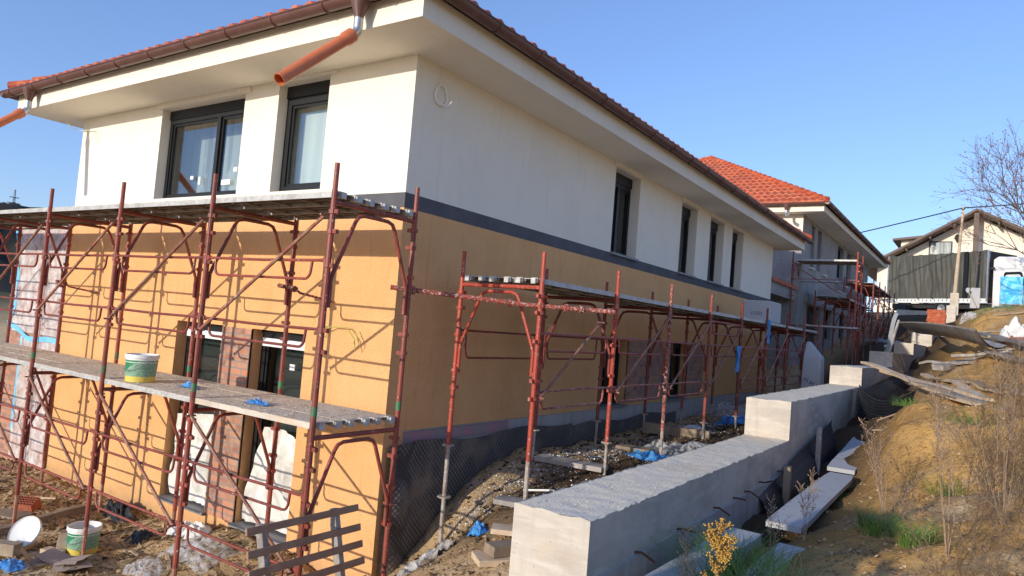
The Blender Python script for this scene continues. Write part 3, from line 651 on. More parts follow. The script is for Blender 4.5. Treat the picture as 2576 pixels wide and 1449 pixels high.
# ------------------------------------------------------------------ scaffolding kit
TR = .0255
def coupler(mb, p, along=(0,0,1), out=(1,0,0), r=.038):
    p = Vector(p); a = Vector(along); o = Vector(out); mb.tube([p-a*.018, p+a*.018], r, 8); mb.beam(p+o*.03, p+o*.075, .03, .035)
def frame(par, p_in, w, zb, zt, paint_in='red_paint', paint_out='red_paint', spig=.25, width=1.025, foot_in=None, foot_out=None, band=False):
    """one portal frame: p_in (x,y) inner post, w unit vector towards the outer post"""
    a = Vector((p_in[0], p_in[1], 0)); w = Vector((w[0], w[1], 0)); b = a + w*width; zc = zt-.075
    f = MB()
    # arched brace between posts
    for s, o in ((a, w), (b, -w)):
        f.tube([s+o*.045+Vector((0,0,zc-.90)), s+o*.045+Vector((0,0,zc-.66)), s+o*.065+Vector((0,0,zc-.60)), s+o*.265+Vector((0,0,zc-.13)), s+o*.30+Vector((0,0,zc-.08)), s+o*.36+Vector((0,0,zc-.06)), s+o*(width/2)+Vector((0,0,zc-.058))], .018, 8)
        f.tube([s+Vector((0,0,zc-.88)), s+o*.05+Vector((0,0,zc-.88))], .014, 6)
    f.tube([a+Vector((0,0,zc+.0)), b+Vector((0,0,zc+.0))], .022, 8)
    fo = f.build('frame', M[paint_in], par, smooth=True)
    for s, o, pm, foot in ((a, w, paint_in, foot_in), (b, -w, paint_out, foot_out)):
        p = MB(); z0 = zb
        p.tube([s+Vector((0,0,z0)), s+Vector((0,0,zt+.03))], TR, 10)
        if spig: p.tube([s+Vector((0,0,zt+.03)), s+Vector((0,0,zt+spig))], TR*.86, 10)
        for zz in (zt-.16, zt-.33, zt-.62, zb+.80, zb+.62): 
            if zz > zb+.1: coupler(p, s+Vector((0,0,zz)), out=(o.y, o.x, 0))
        p.build('post', M[pm], fo, smooth=True)
        if foot is not None:
            j = MB(); zf, kind = foot
            if kind == 'jack':
                j.tube([s+Vector((0,0,zf)), s+Vector((0,0,zb+.02))], .019, 8)
                j.lathe(s+Vector((0,0,zb-.01)), [(.019,-.02),(.028,-.02),(.028,.0),(.068,.0),(.068,.014),(.02,.014)], 8)
                j.build('jack', M['jack'], fo, smooth=True)
            else:
                j.tube([s+Vector((0,0,zf)), s+Vector((0,0,zb+.02))], .0235, 8); j.build('jack', M['jack' if kind == 'pale' else 'brace_paint'], fo, smooth=True)
        if band: MB().tube([s+Vector((0,0,zt+.11)), s+Vector((0,0,zt+.19))], TR+.0015, 10).build('paint_band', M['green_tape'], fo, smooth=True)
    return fo
def guard(par, p, q, zt, mat='red_paint', h=.165, wob=0):
    """horizontal tube with a U-shaped lower tube"""
    p = Vector((p[0],p[1],0)); q = Vector((q[0],q[1],0)); t = (q-p).normalized(); L = (q-p).length; g_ = MB()
    g_.tube([p+t*.03+Vector((0,0,zt)), p+t*L*.5+Vector((0,0,zt+wob)), q-t*.03+Vector((0,0,zt))], .0135, 7)
    a, b = .14, L-.2
    pts = [p+t*a+Vector((0,0,zt)), p+t*(a+.01)+Vector((0,0,zt-h*.3))]
    for k in range(5):
        c = PI/2*k/4; pts.append(p+t*(a+.01+.07*(1-math.cos(c)))+Vector((0,0,zt-h*.55-.45*h*math.sin(c))))
    pts.append(p+t*(L*.5)+Vector((0,0,zt-h)))
    for k in range(5):
        c = PI/2*(4-k)/4; pts.append(p+t*(b-.07*(1-math.cos(c))-.01)+Vector((0,0,zt-h*.55-.45*h*math.sin(c))))
    pts += [p+t*(b)+Vector((0,0,zt))]
    g_.tube(pts, .0125, 7)
    g_.beam(p+Vector((0,0,zt)), p+t*.05+Vector((0,0,zt)), .03, .045); g_.beam(q-t*.05+Vector((0,0,zt)), q+Vector((0,0,zt)), .03, .045)
    return g_.build('guard_rail', M[mat], par, smooth=True)
def brace(par, a, b, mat='brace_paint', r=.0165):
    a = Vector(a); b = Vector(b); g_ = MB(); t = (b-a).normalized()
    g_.tube([a, b], r, 7); up_ = Vector((0,0,1)).cross(t).normalized()
    for p in (a, b): g_.tube([p-up_*.05, p+up_*.05], .011, 6)
    return g_.build('diagonal_brace', M[mat], par, smooth=True)
def planks(root, p, t, w, L, zt, mats=('plank_metal','plank_under','plank_metal'), n=3, width=1.0, th=.052, hook=False, jitter=0):
    """steel planks from p along t (length L), spread along w"""
    p = Vector((p[0],p[1],0)); t = Vector((t[0],t[1],0)); w = Vector((w[0],w[1],0)); pw = width/n - .008
    R = Matrix((t, w, Vector((0,0,1)))).transposed()
    for k in range(n):
        o = p + w*(.012 + k*(width/n)) + Vector((0,0,zt + jitter*random.uniform(-1,1)))
        top = MB(); top.box((.02,0,-.006),(L-.02,pw,0), R, o)
        top.build('plank_top', M[mats[0]], root)
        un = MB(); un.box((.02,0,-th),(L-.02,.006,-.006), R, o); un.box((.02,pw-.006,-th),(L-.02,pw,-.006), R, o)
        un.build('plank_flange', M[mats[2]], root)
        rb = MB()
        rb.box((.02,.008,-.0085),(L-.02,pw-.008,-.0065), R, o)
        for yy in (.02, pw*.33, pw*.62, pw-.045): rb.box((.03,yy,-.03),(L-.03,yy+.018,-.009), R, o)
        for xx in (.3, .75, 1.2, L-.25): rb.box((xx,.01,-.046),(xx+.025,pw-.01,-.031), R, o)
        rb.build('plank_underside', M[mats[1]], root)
        if hook:
            for e in (hook if isinstance(hook, tuple) else (0, L)):
                sg = 1 if e == 0 else -1
                for yy in (.035, pw-.105):
                    hk = MB()
                    hk.box((e-.005 if sg > 0 else e-.06, yy, -.045),(e+.06 if sg > 0 else e+.005, yy+.07, .006), R, o)
                    hk.box((e-.032 if sg > 0 else e+.006, yy+.008, -.055),(e-.006 if sg > 0 else e+.032, yy+.062, .0), R, o)
                    hk.build('plank_hook', M['plank_metal'], root)
# ---- front scaffold
FX0, BAY, YI, YO, Z2, Z1 = .53, 1.7505, -.395, -1.42, 3.165, 1.195
SF = empty('scaffold', (-4.3, -.9, -.85), 'two storey red tube scaffold in front of the sunlit orange facade', 'scaffold')
for k in range(7):
    x = FX0 - k*BAY
    gi, go = gz(x, YI), gz(x, YO)
    if k == 0: gi, go = -.72, -.80
    frame(SF, (x, YI), (0,-1), Z1, Z2, 'red_paint', 'red_paint', spig=.26)
    frame(SF, (x, YI), (0,-1), -.42, Z1-.03, 'red_paint', 'red_paint', spig=0, foot_in=(gi-.03,'rust'), foot_out=(go-.03,'rust'), band=(k < 4))
for k in range(6):
    xa, xb = FX0-k*BAY, FX0-(k+1)*BAY
    for zt in (2.59, 2.0, .61, .0): guard(SF, (xb, YO), (xa, YO), zt, wob=-.008)
    brace(SF, (xb+.06, YO-.04, 1.88), (xa-.05, YO-.04, 2.97)); brace(SF, (xb+.06, YO-.04, 1.05), (xa-.05, YO-.04, -.02))
# short tie tubes with couplers reaching the wall
def tie(par, x, z, ang=.0):
    t = MB(); t.tube([(x-.13,YI-.05,z+.03),(x+.17,YI-.05,z+.0)], .024, 8); t.build('tie_tube', M['coupler'], par, smooth=True)
    t = MB(); coupler(t, (x+.02,YI-.05,z+.02), along=(1,0,0), out=(0,-1,0), r=.035); coupler(t, (x+.13,YI-.05,z), along=(1,0,0), out=(0,0,1), r=.035)
    t.tube([(x+.15,YI-.05,z),(x+.19,YI-.01,z-.04),(x+.28,-.02,z-.10)], .015, 6); t.build('tie_coupler', M['splat_paint'], par, smooth=True)
tie(SF, FX0-BAY, 2.37); tie(SF, FX0-4*BAY, 2.25)
# lateral tube from the corner frame to the side scaffold
SS = empty('scaffold', (.9, 7.6, .45), 'long red tube scaffold along the shaded side wall of the near house', 'scaffold')
t = MB(); t.tube([(-.45+.93,.30,2.40),(1.15,.56,2.40)], .024, 8); 
lt = MB().tube([(.36,-.47,2.44),(1.30,.53,2.385),(2.03,1.05,2.385)], .0245, 10)
# ---- side scaffold
XA, XB, SY0, SBAY, SZ = .393, 1.418, .597, 1.7505, 2.645
gl = [(-.36,.45),(.30,.46),(.36,.45),(.46,.55)]
for k in range(9):
    y = SY0 + k*SBAY; fi, fo_ = gl[k] if k < 4 else (gz(XA, y)-.02, gz(XB, y)-.02)
    pin = 'red_paint'; pout = 'splat_paint' if k in (0,2) else ('sunlit_paint' if k == 1 else 'red_paint')
    if k == 0: pin = pout = 'sunlit_paint'
    fr_ = frame(SS, (XA, y), (1,0), .86 if k != 0 else .83, SZ, pin, pout, spig=.29, foot_in=(fi,'jack'), foot_out=(fo_,'pale' if k in (0,2) else 'jack'))
    if k == 0:
        MB().tube([(XA,y,-.36),(XA,y,.8)], .0225, 8).lathe((XA,y,.27), [(.02,-.02),(.03,-.02),(.03,0),(.075,0),(.075,.014),(.02,.014)], 8).build('jack', M['jack'], fr_, smooth=True)
for k in range(8):
    ya, yb = SY0+k*SBAY, SY0+(k+1)*SBAY
    guard(SS, (XB,ya), (XB,yb), 2.11, h=.18); 
    if k != 3: guard(SS, (XB,ya), (XB,yb), 1.515, mat='splat_paint' if k < 3 else 'red_paint', h=.175, wob=.01)
    if k in (0,1): guard(SS, (XA,ya), (XA,yb), 2.07, h=.30)
    z_ = .85 if k == 0 else 1
    brace(SS, (XB+.04, ya+.06, 1.46), (XB+.04, ya+.06+1.62*(.76 if k == 0 else 1), 1.46+.82*(1.0 if k == 0 else 1.25)))
guard(SS, (XB,SY0+3*SBAY), (XB,SY0+4*SBAY), 2.50, h=.20)
lto = lt.build('cross_tube', M['splat_paint'], SS, smooth=True)
for p in ((.53,-.33,2.43),(1.16,.42,2.39),(1.42,.60,2.39),(1.62,.76,2.385),(1.75,.85,2.385)):
    cp_ = MB(); coupler(cp_, p, along=(.7,.7,0), out=(0,0,-1), r=.042); cp_.build('coupler', M['splat_paint'], lto, smooth=True)
# ---- decks
def deck(name, lab, group, *a, **k):
    p = a[0]; o = empty('scaffold_deck', (p[0], p[1], a[4]), lab, 'scaffold deck', group); planks(o, *a, **k); return o
ordn = ['first', 'second', 'third', 'fourth', 'fifth', 'sixth', 'seventh', 'eighth']
for k in range(6):
    xb = FX0-(k+1)*BAY
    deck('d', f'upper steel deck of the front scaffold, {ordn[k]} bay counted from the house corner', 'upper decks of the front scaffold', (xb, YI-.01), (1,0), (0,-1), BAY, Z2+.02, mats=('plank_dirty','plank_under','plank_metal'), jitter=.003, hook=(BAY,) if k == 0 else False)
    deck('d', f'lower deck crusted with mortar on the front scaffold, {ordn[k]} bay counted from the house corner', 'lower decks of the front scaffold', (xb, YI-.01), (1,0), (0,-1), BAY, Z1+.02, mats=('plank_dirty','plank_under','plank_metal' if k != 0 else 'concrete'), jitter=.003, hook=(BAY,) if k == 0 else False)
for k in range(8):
    deck('d', f'long steel deck of the side scaffold, {ordn[k]} bay counted from its near end', 'decks of the side scaffold', (XA, SY0+k*SBAY), (0,1), (1,0), SBAY, SZ+.02, mats=('plank_metal','plank_under','plank_metal'), jitter=.003, hook=(0,) if k == 0 else False)

# ------------------------------------------------------------------ stepped retaining wall
RW = empty('retaining_wall', (3.0, 6, .2), 'long stepped concrete retaining wall with rough top climbing the slope', 'wall')
def block(x00, x01, x10, x11, y0, y1, z0, z1, par, top=True):
    """body between (x00..x01 at y0) and (x10..x11 at y1)"""
    L = y1-y0; ny_ = max(3, int(L/.045)); nz_ = max(3, int((z1-z0)/.12)); nx_ = 8
    def X(s, b): a0, a1 = x00+(x10-x00)*b, x01+(x11-x01)*b; return a0+(a1-a0)*s
    def n3(x, y, z, amp): return amp*(noise.noise(Vector((x*3, y*3, z*3))) + .5*noise.noise(Vector((x*14, y*14, z*14))))
    def rag(x, y): return .008*noise.noise(Vector((x*7, y*7, 1))) + .016*noise.noise(Vector((x*27, y*27, 4)))
    mb = MB()
    for s in (0, 1):
        P = []
        for j in range(nz_+1):
            for i in range(ny_+1):
                b = i/ny_; y = y0+L*b; z = z0+(z1-z0)*j/nz_; x = X(s, b)
                if j == nz_: z += rag(x, y)
                P.append((x + n3(x,y,z,.005), y, z))
        mb.grid(P, ny_+1, nz_+1)
    for e, y in ((0, y0), (1, y1)):
        P = []
        for j in range(nz_+1):
            for i in range(nx_+1):
                x = X(i/nx_, e); z = z0+(z1-z0)*j/nz_
                if j == nz_: z += rag(x, y)
                P.append((x, y + n3(x,y,z,.005)*(0 < i < nx_), z))
        mb.grid(P, nx_+1, nz_+1)
    bo = mb.build('wall_step', M['concrete'], par, smooth=True)
    P = []; nt = max(4, int(L/.045)); nw = 14
    for i in range(nt+1):
        for k in range(nw+1):
            b = i/nt; x = X(k/nw, b); y = y0+L*b; e = min(k, nw-k)/nw
            z = z1 + rag(x, y)*.7 + .004*noise.noise(Vector((x*20, y*20, 3))) + .0025*noise.noise(Vector((x*50, y*50, 7))) - (.006 if e == 0 else 0)
            P.append((x, y, z))
    MB().grid(P, nw+1, nt+1).build('rough_top', M['conc_top'], bo, smooth=True)
    return bo
steps = [(2.738,3.278,2.69,3.215,-1.655,3.62,-.4,1.05),(2.682,3.218,2.50,3.088,3.62,10.22,-.2,1.512),(2.50,3.091,2.535,3.085,10.22,15.52,.3,1.885),
         (2.535,3.085,2.62,3.16,15.52,20.4,.6,2.265),(2.62,3.17,2.80,3.30,20.4,24.0,.9,2.63),(2.80,3.45,3.08,3.60,24.0,27.4,1.3,3.10),(3.10,3.62,3.42,3.86,27.4,31,1.8,3.52)]
for a in steps: block(a[0],a[1],a[2],a[3],a[4],a[5],a[6],a[7],RW)
# lower panel course slightly proud, with rebars at the joint
for i, (ya, yb) in enumerate(((-1.64,-.62),(-.60,1.35),(1.37,3.4))):
    mb = MB(); xo = 3.278-.0118*(ya+1.65)
    mb.box((xo-.05,ya,-.3),(xo+.016,yb,.70)); 
    mb.build('base_panel', M['conc_dark'], RW)
for y, z, L_, dz, dy in ((-.95,.72,.13,-.05,.06),(-.15,.72,.12,-.02,.10),(.75,.73,.14,-.05,.05),(1.35,.72,.12,.0,.02),(1.75,.72,.13,-.06,.1),(2.3,.74,.16,.05,-.1),(3.1,.75,.13,0,.1)):
    x = 3.27-.0118*(y+1.65); MB().tube([(x,y,z),(x+L_*.4,y+dy*.3,z+.004),(x+L_,y+dy,z+dz)], .009, 6).build('rebar', M['rust'], RW, smooth=True)
# two upright concrete posts at the far end
for (x0,x1,y0,y1,z0,z1,l) in ((3.57,3.92,30.0,30.5,3.2,4.53,'short square concrete pillar near the stack of orange tiles'),(3.56,3.90,33.0,33.4,3.5,5.32,'tall grey concrete pillar in front of the truck')):
    mb = MB(); mb.box((x0,y0,z0),(x1,y1,z1)); mb.box((x0+.06,y0+.06,z1),(x1-.06,y1-.06,z1+.02)); tag(mb.build('concrete_pillar', M['concrete'], bevel=.01), l, 'pillar')

# ------------------------------------------------------------------ second house and link
H2X0, H2X1, H2Y0, H2Y1, H2S = -9.95, .05, 18.42, 33.2, 6.50
H2 = empty('house', (-5, 25, 2), 'second house up the slope with unpainted grey walls and bright orange hipped tile roof', 'house')
hw = [(19.78,20.35,4.95,6.38),(20.85,21.5,4.95,6.38),(24.8,26.1,5.1,6.38),(27.0,28.1,5.1,6.38),(30,31,5.1,6.38),(19.75,21.9,1.7,3.66),(23.0,24.2,2.6,3.8),(26.0,27.2,2.7,3.85)]
mb = MB(); wall(mb, 'x', H2X1, 1, H2Y0, H2Y1, .8, H2S+.02, hw, .2); wall(mb, 'y', H2Y0, -1, H2X0, H2X1, .8, 5.55); wall(mb, 'x', H2X0, -1, H2Y0, H2Y1, .8, H2S+.02); wall(mb, 'y', H2Y1, 1, H2X0, H2X1, .8, H2S+.02)
mb.build('grey_wall', M['grey_render'], H2)
mb = MB(); wall(mb, 'y', H2Y0, -1, H2X0, H2X1, 5.55, H2S+.02); mb.build('front_upper_wall', M['white_wall'], H2)
for a in hw: window(H2, 'x', H2X1, 1, *a, back='dark_room', glass='glass_dark', depth=.2, sill=False)
for a in (19.6, 21.9, 24.5, 26.5): MB().box((H2X1+.0, a, 4.88),(H2X1+.09, a+.62, 4.92)).build('sill', M['white_wall'], H2)
mb = MB(); mb.box((H2X1+.002,19.4,3.70),(H2X1+.05,28.6,4.02)); mb.build('lintel_band', M['grey_render'], H2)
hx0, hx1, hy0, hy1 = H2X0-.7, H2X1+.7, H2Y0-.5, H2Y1+.5
soffit_fascia(H2, H2X0, H2X1, H2Y0, H2Y1, hx0, hx1, hy0, hy1, H2S, H2S+.20, M['white_wall'])
hip_roof(H2, hx0-.10, hx1+.10, hy0-.10, hy1+.10, 6.79, math.radians(28.5))
gutter(H2, (hx0-.2, hy0-.125, 6.755), (hx1+.2, hy0-.125, 6.755)); gutter(H2, (hx1+.125, hy0-.2, 6.755), (hx1+.125, hy1+.2, 6.755))
f = MB(); f.lathe((-.35,hy0-.125,6.72), [(.10,0),(.09,-.05),(.05,-.16),(.045,-.2)], 14); f.build('outlet_funnel', M['brown_metal'], H2, smooth=True)
MB().tube([(-.35,hy0-.125,6.53),(-.35,hy0-.125,6.43),(-.33,hy0-.16,6.38),(-.25,hy0-.32,6.34)], [.045,.045,.05,.055], 12).build('downpipe', M['zinc'], H2, smooth=True)
LK = empty('garage_link', (-3, 16.7, 1), 'low grey link building with a tiled edge between the two houses', 'building')
mb = MB()
wall(mb, 'x', -.06, 1, YF+.01, H2Y0-.01, 3.78, 4.06); mb.box((-7.3,YF+.02,3.70),(-.07,H2Y0-.02,3.78)); wall(mb, 'x', -1.4, 1, YF+.01, H2Y0-.01, .5, 3.7)
mb.build('lintel_wall', M['grey_render'], LK)
mb = MB(); roof_slope(mb, (.02, YF+.01), (0,1), (-1,0), H2Y0-YF-.03, 3.2, math.radians(12), 4.07); mb.build('roof', M['tile'], LK, smooth=True, angle=50)

# ------------------------------------------------------------------ scaffolds by the second house
S3 = empty('scaffold', (.9, 18.1, 2), 'single red scaffold bay standing crosswise in the gap between the houses', 'scaffold')
for x in (.0, 1.83):
    for zb_, zt_, sp in ((3.0, 4.92, .26), (1.95, 2.98, 0)):
        frame(S3, (x, 18.6), (0,-1), zb_, zt_, 'red_paint', 'sunlit_paint' if x > 1 and zb_ > 2.5 else 'red_paint', spig=sp, foot_in=(gz(x,18.6)-.03,'rust') if zb_ < 2.5 else None, foot_out=(gz(x,17.6)-.03,'rust') if zb_ < 2.5 else None)
for y in (17.6, 18.6):
    MB().tube([(0,y,4.33),(1.83,y,4.33)], .014, 6).build('rail', M['brace_paint'], S3, smooth=True)
    MB().tube([(0,y,2.9),(1.83,y,2.9)], .014, 6).build('rail', M['brace_paint'], S3, smooth=True)
brace(S3, (.05,17.55,4.74), (1.45,17.55,3.88))
deck('d', 'high steel deck on the crosswise scaffold bay between the houses', None, (.0, 18.62), (1,0), (0,-1), 1.83, 4.95)
pl_ = MB(); pl_.box((.45,17.40,2.88),(1.95,17.62,2.925)); pl_.box((.5,17.42,2.925),(.56,17.6,2.94)); tag(pl_.build('plank', M['plank_metal'], bevel=.004), 'narrow metal plank lying low across the crosswise scaffold bay', 'plank')
S4 = empty('scaffold', (.9, 25, 2.3), 'far red scaffold in shade along the wall of the second house', 'scaffold')
for k in range(8):
    y = 19.05 + k*1.75
    gA, gB = gz(.42, y)-.03, gz(1.42, y)-.03
    hi = k >= 3
    if hi: frame(S4, (.42, y), (1,0), 3.0, 4.84, spig=.24)
    frame(S4, (.42, y), (1,0), max(2.3, gz(1, y)+.3) if not hi else max(2.4, gz(1,y)+.2), 3.86 if not hi else 3.9, spig=.24 if not hi else 0, foot_in=(gA,'rust'), foot_out=(gB,'rust'))
for k in range(7):
    y = 19.05+k*1.75
    for zt in ((4.3, 3.35, 2.85) if k >= 3 else (3.35, 2.85)): guard(S4, (1.42,y), (1.42,y+1.75), zt, h=.16)
    brace(S4, (1.46,y+.05,2.9), (1.46,y+1.6,3.75))
    if k < 3: deck('d', f'sagging deck of the far scaffold beside the second house, {ordn[k]} lower bay', 'lower decks of the far scaffold', (.42,y), (0,1), (1,0), 1.75, 3.90, mats=('plank_metal','plank_under','plank_metal'), jitter=.01)
    else: deck('d', f'high deck of the far scaffold beside the second house, {ordn[k-3]} upper bay', 'upper decks of the far scaffold', (.42,y), (0,1), (1,0), 1.75, 4.88, mats=('plank_metal','plank_under','plank_metal'), jitter=.01)
LBL = ['lowest','second','third','fourth','fifth','sixth','topmost']
for i in range(7):
    z = 3.92+.035*i; x = .45+.03*(i % 3); o = MB().box((x,19.02+.05*i,z),(x+.62,20.25+.04*i,z+.028)).build('foam_board', M['foam_board'], bevel=.003)
    tag(o, f'{LBL[i]} white foam board in the stack on the far scaffold deck', 'foam board', 'stacked foam boards')

# ------------------------------------------------------------------ far background
# truck
TK = empty('truck', (2.4, 41.6, 4.8), 'white truck with an olive grey tarpaulin body parked sideways uphill', 'truck')
A_ = Vector((-.12, 43.2, 0)); B_ = Vector((4.95, 40.0, 0)); tt = (B_-A_).normalized(); bb = Vector((-tt.y, tt.x, 0)); LT = (B_-A_).length
P = []; nu, nv = 150, 40
for j in range(nv):
    for i in range(nu):
        a = i/(nu-1); b = j/(nv-1); p = A_+tt*LT*a; fold = .9*noise.noise(Vector((a*34+b*1.2, b*1.3, 0)))+.7*noise.noise(Vector((a*13-b*2.0, b*1.6, 4)))+.3*noise.noise(Vector((a*60, b*3, 8)))*b
        amp = .17*(b*(1-b)*2.2+.25)
        q = p - bb*(amp*fold) ; P.append((q.x, q.y, 5.62+b*2.66+.03*math.sin(a*60)*(b > .96)-.06*math.sin(PI*a)*(b > .96)))
MB().grid(P, nu, nv).build('tarpaulin', M['tarp'], TK, smooth=True)
R_ = Matrix((tt, bb, Vector((0,0,1)))).transposed()
def tbox(name, mat, u0, u1, v0, v1, z0, z1, bev=0, par=TK):
    mb = MB(); mb.box((u0,v0,z0),(u1,v1,z1), R_, A_); return mb.build(name, M[mat], par, bevel=bev)
tbox('load_body', 'net', .03, LT-.03, .12, 2.45, 5.62, 8.24)
tbox('side_board', 'truck_white', 0, LT, -.02, .05, 5.42, 5.66)
for i in range(24):
    tbox('tarp_hook', 'dark_metal', .15+i*.24, .18+i*.24, -.045, -.022, 5.52, 5.60)
tbox('chassis', 'dark_metal', .1, LT+1.6, .3, 2.2, 5.12, 5.40)
tbox('toolbox', 'dark_metal', .4, 1.25, .02, .28, 4.95, 5.38)
tbox('dark_strap', 'black_frame', LT*.79, LT*.79+.24, -.16, -.13, 5.7, 8.24)
tbox('corner_post', 'zinc', -.05, .03, -.06, .04, 5.5, 8.26); tbox('corner_post', 'zinc', LT-.05, LT+.03, -.06, .04, 5.5, 8.26)
def wheel(par, c, ax, r, wd):
    c = Vector(c); o = MB().lathe(c, [(r*.55,-wd/2),(r*.95,-wd/2),(r,-wd*.35),(r,wd*.35),(r*.95,wd/2),(r*.55,wd/2)], 24, ax).build('tyre', M['tyre'], par, smooth=True)
    MB().lathe(c, [(.02,-wd*.1),(r*.2,-wd*.32),(r*.3,-wd*.1),(r*.56,-wd*.2),(r*.56,wd*.4),(.02,wd*.4)], 18, ax).build('rim', M['zinc'], o, smooth=True)
for u in (1.0, 3.35, LT+1.25):
    for v in (.22, 2.1):
        p = A_ + tt*u + bb*v; wheel(TK, (p.x, p.y, 5.12), bb, .46, .28)
# cab
prof = [(0,5.0),(0,7.75),(.25,7.9),(1.35,7.82),(1.62,7.45),(1.86,6.55),(1.92,6.2),(1.92,5.0)]
cb_ = MB(); u0 = LT+.22
vs = [tuple(A_+tt*(u0+u)+bb*v+Vector((0,0,z))) for v in (.03, 2.35) for u, z in prof]; n = len(prof)
cb_.add(vs, [tuple(range(n)), tuple(range(2*n-1, n-1, -1))] + [(i, i+n, (i+1) % n+n, (i+1) % n) for i in range(n)])
cab = cb_.build('cab', M['truck_white'], TK, bevel=.04)
wn = MB(); rect = [(.62,6.28),(1.5,6.28),(1.60,6.36),(1.50,6.95),(1.40,7.05),(.66,7.05),(.58,6.98),(.56,6.36)]
vs = [tuple(A_+tt*(u0+u)+bb*.018+Vector((0,0,z))) for u, z in rect]; wn.add(vs, [tuple(range(8))])
wn.build('side_window_surround', M['black_frame'], cab)
wn = MB(); vs = [tuple(A_+tt*(u0+1.08+(u-1.08)*.82)+bb*.008+Vector((0,0,6.66+(z-6.66)*.72-.03))) for u, z in rect]; wn.add(vs, [tuple(range(8))]); wn.build('side_window', M['blind'], cab)
tbox('mirror', 'dark_metal', u0-.05, u0+.25, -.25, -.18, 7.2, 7.3, .01); tbox('step', 'dark_metal', u0+.2, u0+1.0, -.04, .04, 4.98, 5.25, .02)
# third house with gable
H3 = empty('house', (6, 54, 5), 'white gabled house with brown eaves behind the truck', 'house')
Yh = 50.0; apx, apz, ez = 4.15, 11.95, 9.0; xl, xr = -1.6, 12.0
def rz(x): return apz - abs(x-apx)*(.60 if x < apx else .52)
mb = MB(); fr_y = Yh
mb.add([(xl,Yh,4),(xr,Yh,4),(xr,Yh,rz(xr)-.1),(apx,Yh,apz-.1),(xl,Yh,rz(xl)-.1),(xl,Yh+10,4),(xr,Yh+10,4),(xr,Yh+10,rz(xr)-.1),(apx,Yh+10,apz-.1),(xl,Yh+10,rz(xl)-.1)],
       [(0,1,2,3,4),(9,8,7,6,5),(0,4,9,5),(1,6,7,2)])
mb.build('wall', M['white_wall'], H3)
mb = MB()
for s in (-1, 1):
    xe = apx + s*(apx-xl+.9 if s < 0 else xr-apx+.6); z_ = rz(xe)
    for (h0, h1) in ((0,.16),):
        vs = [(apx,Yh-1.6,apz+h0),(xe,Yh-1.6,z_+h0),(xe,Yh+10.5,z_+h0),(apx,Yh+10.5,apz+h0),(apx,Yh-1.6,apz+h1),(xe,Yh-1.6,z_+h1),(xe,Yh+10.5,z_+h1),(apx,Yh+10.5,apz+h1)]
        mb.add(vs, [(0,1,2,3),(4,5,6,7),(0,1,5,4),(1,2,6,5),(2,3,7,6),(3,0,4,7)])
mb.build('roof', M['roof_brown'], H3)
mb = MB()
for s in (-1, 1):
    for k in range(5):
        x = apx + s*(1.2+k*1.35); mb.box((x-.05,Yh-1.45,rz(x)-.22),(x+.05,Yh,rz(x)-.12))
mb.box((apx-.14,Yh-1.45,7.6),(apx+.14,Yh-1.2,apz-.1)); mb.build('roof_timber', M['roof_brown'], H3)
mb = MB(); mb.box((xl+.3,Yh-1.4,9.6),(apx,Yh-.02,7.5) if False else (apx-.2,Yh-.02,9.75)); 
for (a, b, c, e, mt) in ((1.55,2.75,8.7,10.1,'glass_dark'),(6.9,8.3,8.3,10.1,'roof_brown')):
    wo = MB().box((a-.08,Yh-.05,c-.08),(b+.08,Yh-.001,e+.08)).build('window', M['black_frame'], H3)
    MB().box((a,Yh-.075,c),(b,Yh-.052,e)).build('pane' if mt == 'glass_dark' else 'shutter', M['interior_grey' if mt == 'glass_dark' else mt], wo)
MB().lathe((3.1,Yh-.25,10.35), [(.02,.3),(.14,.18),(.16,0),(.06,-.22),(.02,-.25)], 8).build('wall_lantern', M['dark_metal'], H3, smooth=True)
mb = MB(); mb.box((-.4,Yh+2,8.0),(2.4,Yh+5,10.55)); mb.build('dormer', M['white_wall'], H3)
mb = MB(); mb.add([(-.9,Yh+1.4,10.45),(2.6,Yh+1.4,10.85),(2.6,Yh+5.4,10.85),(-.9,Yh+5.4,10.45),(-.9,Yh+1.4,10.6),(2.6,Yh+1.4,11.0),(2.6,Yh+5.4,11.0),(-.9,Yh+5.4,10.6)], [(0,1,2,3),(4,5,6,7),(0,1,5,4),(1,2,6,5),(2,3,7,6),(3,0,4,7)]); mb.build('dormer_roof', M['roof_brown'], H3)
# utility pole, cable
up_ = empty('utility_pole', (3.63, 36, 4.7), 'slim leaning timber pole in front of the truck', 'pole')
MB().tube([(3.60,36,4.6),(3.66,36,6.5),(3.74,36,8.2),(3.82,36,9.95)], [.095,.085,.07,.05], 10).build('pole_shaft', M['wood_light'], up_, smooth=True)
MB().tube([(3.74,35.95,9.75),(3.90,35.95,9.80)], .03, 6).build('insulator', M['dark_metal'], up_)
def cat(a, b, sag, n=16): return [tuple(Vector(a).lerp(Vector(b), t) - Vector((0,0,sag*4*t*(1-t)))) for t in np.linspace(0, 1, n)]
tag(MB().tube(cat((-22,36,4.2),(3.82,36,9.85),.35)+cat((3.82,36,9.85),(18,37,11.6),.25)[1:], .03, 5).build('overhead_cable', M['black_frame'], smooth=True), 'black overhead cable slung from the timber pole across the sky', 'cable')
# pylon on the left horizon
py = MB(); bx_, by_ = -560.0, 203.0
for s_ in (-1, 1): py.tube([(bx_, by_+s_*2.0, 30), (bx_, by_+s_*.3, 68.5)], .28, 4)
for z, w_ in ((59,4.2),(63,3.0)): py.tube([(bx_,by_-w_,z),(bx_,by_+w_,z)], .3, 4)
for k in range(6): py.tube([(bx_,by_-1.8+k*.25,32+k*5.5),(bx_,by_+1.6-k*.25,36+k*5.5)], .18, 4)
tag(py.build('pylon', M['pylon']), 'tiny distant power pylon on the left skyline', 'pylon')
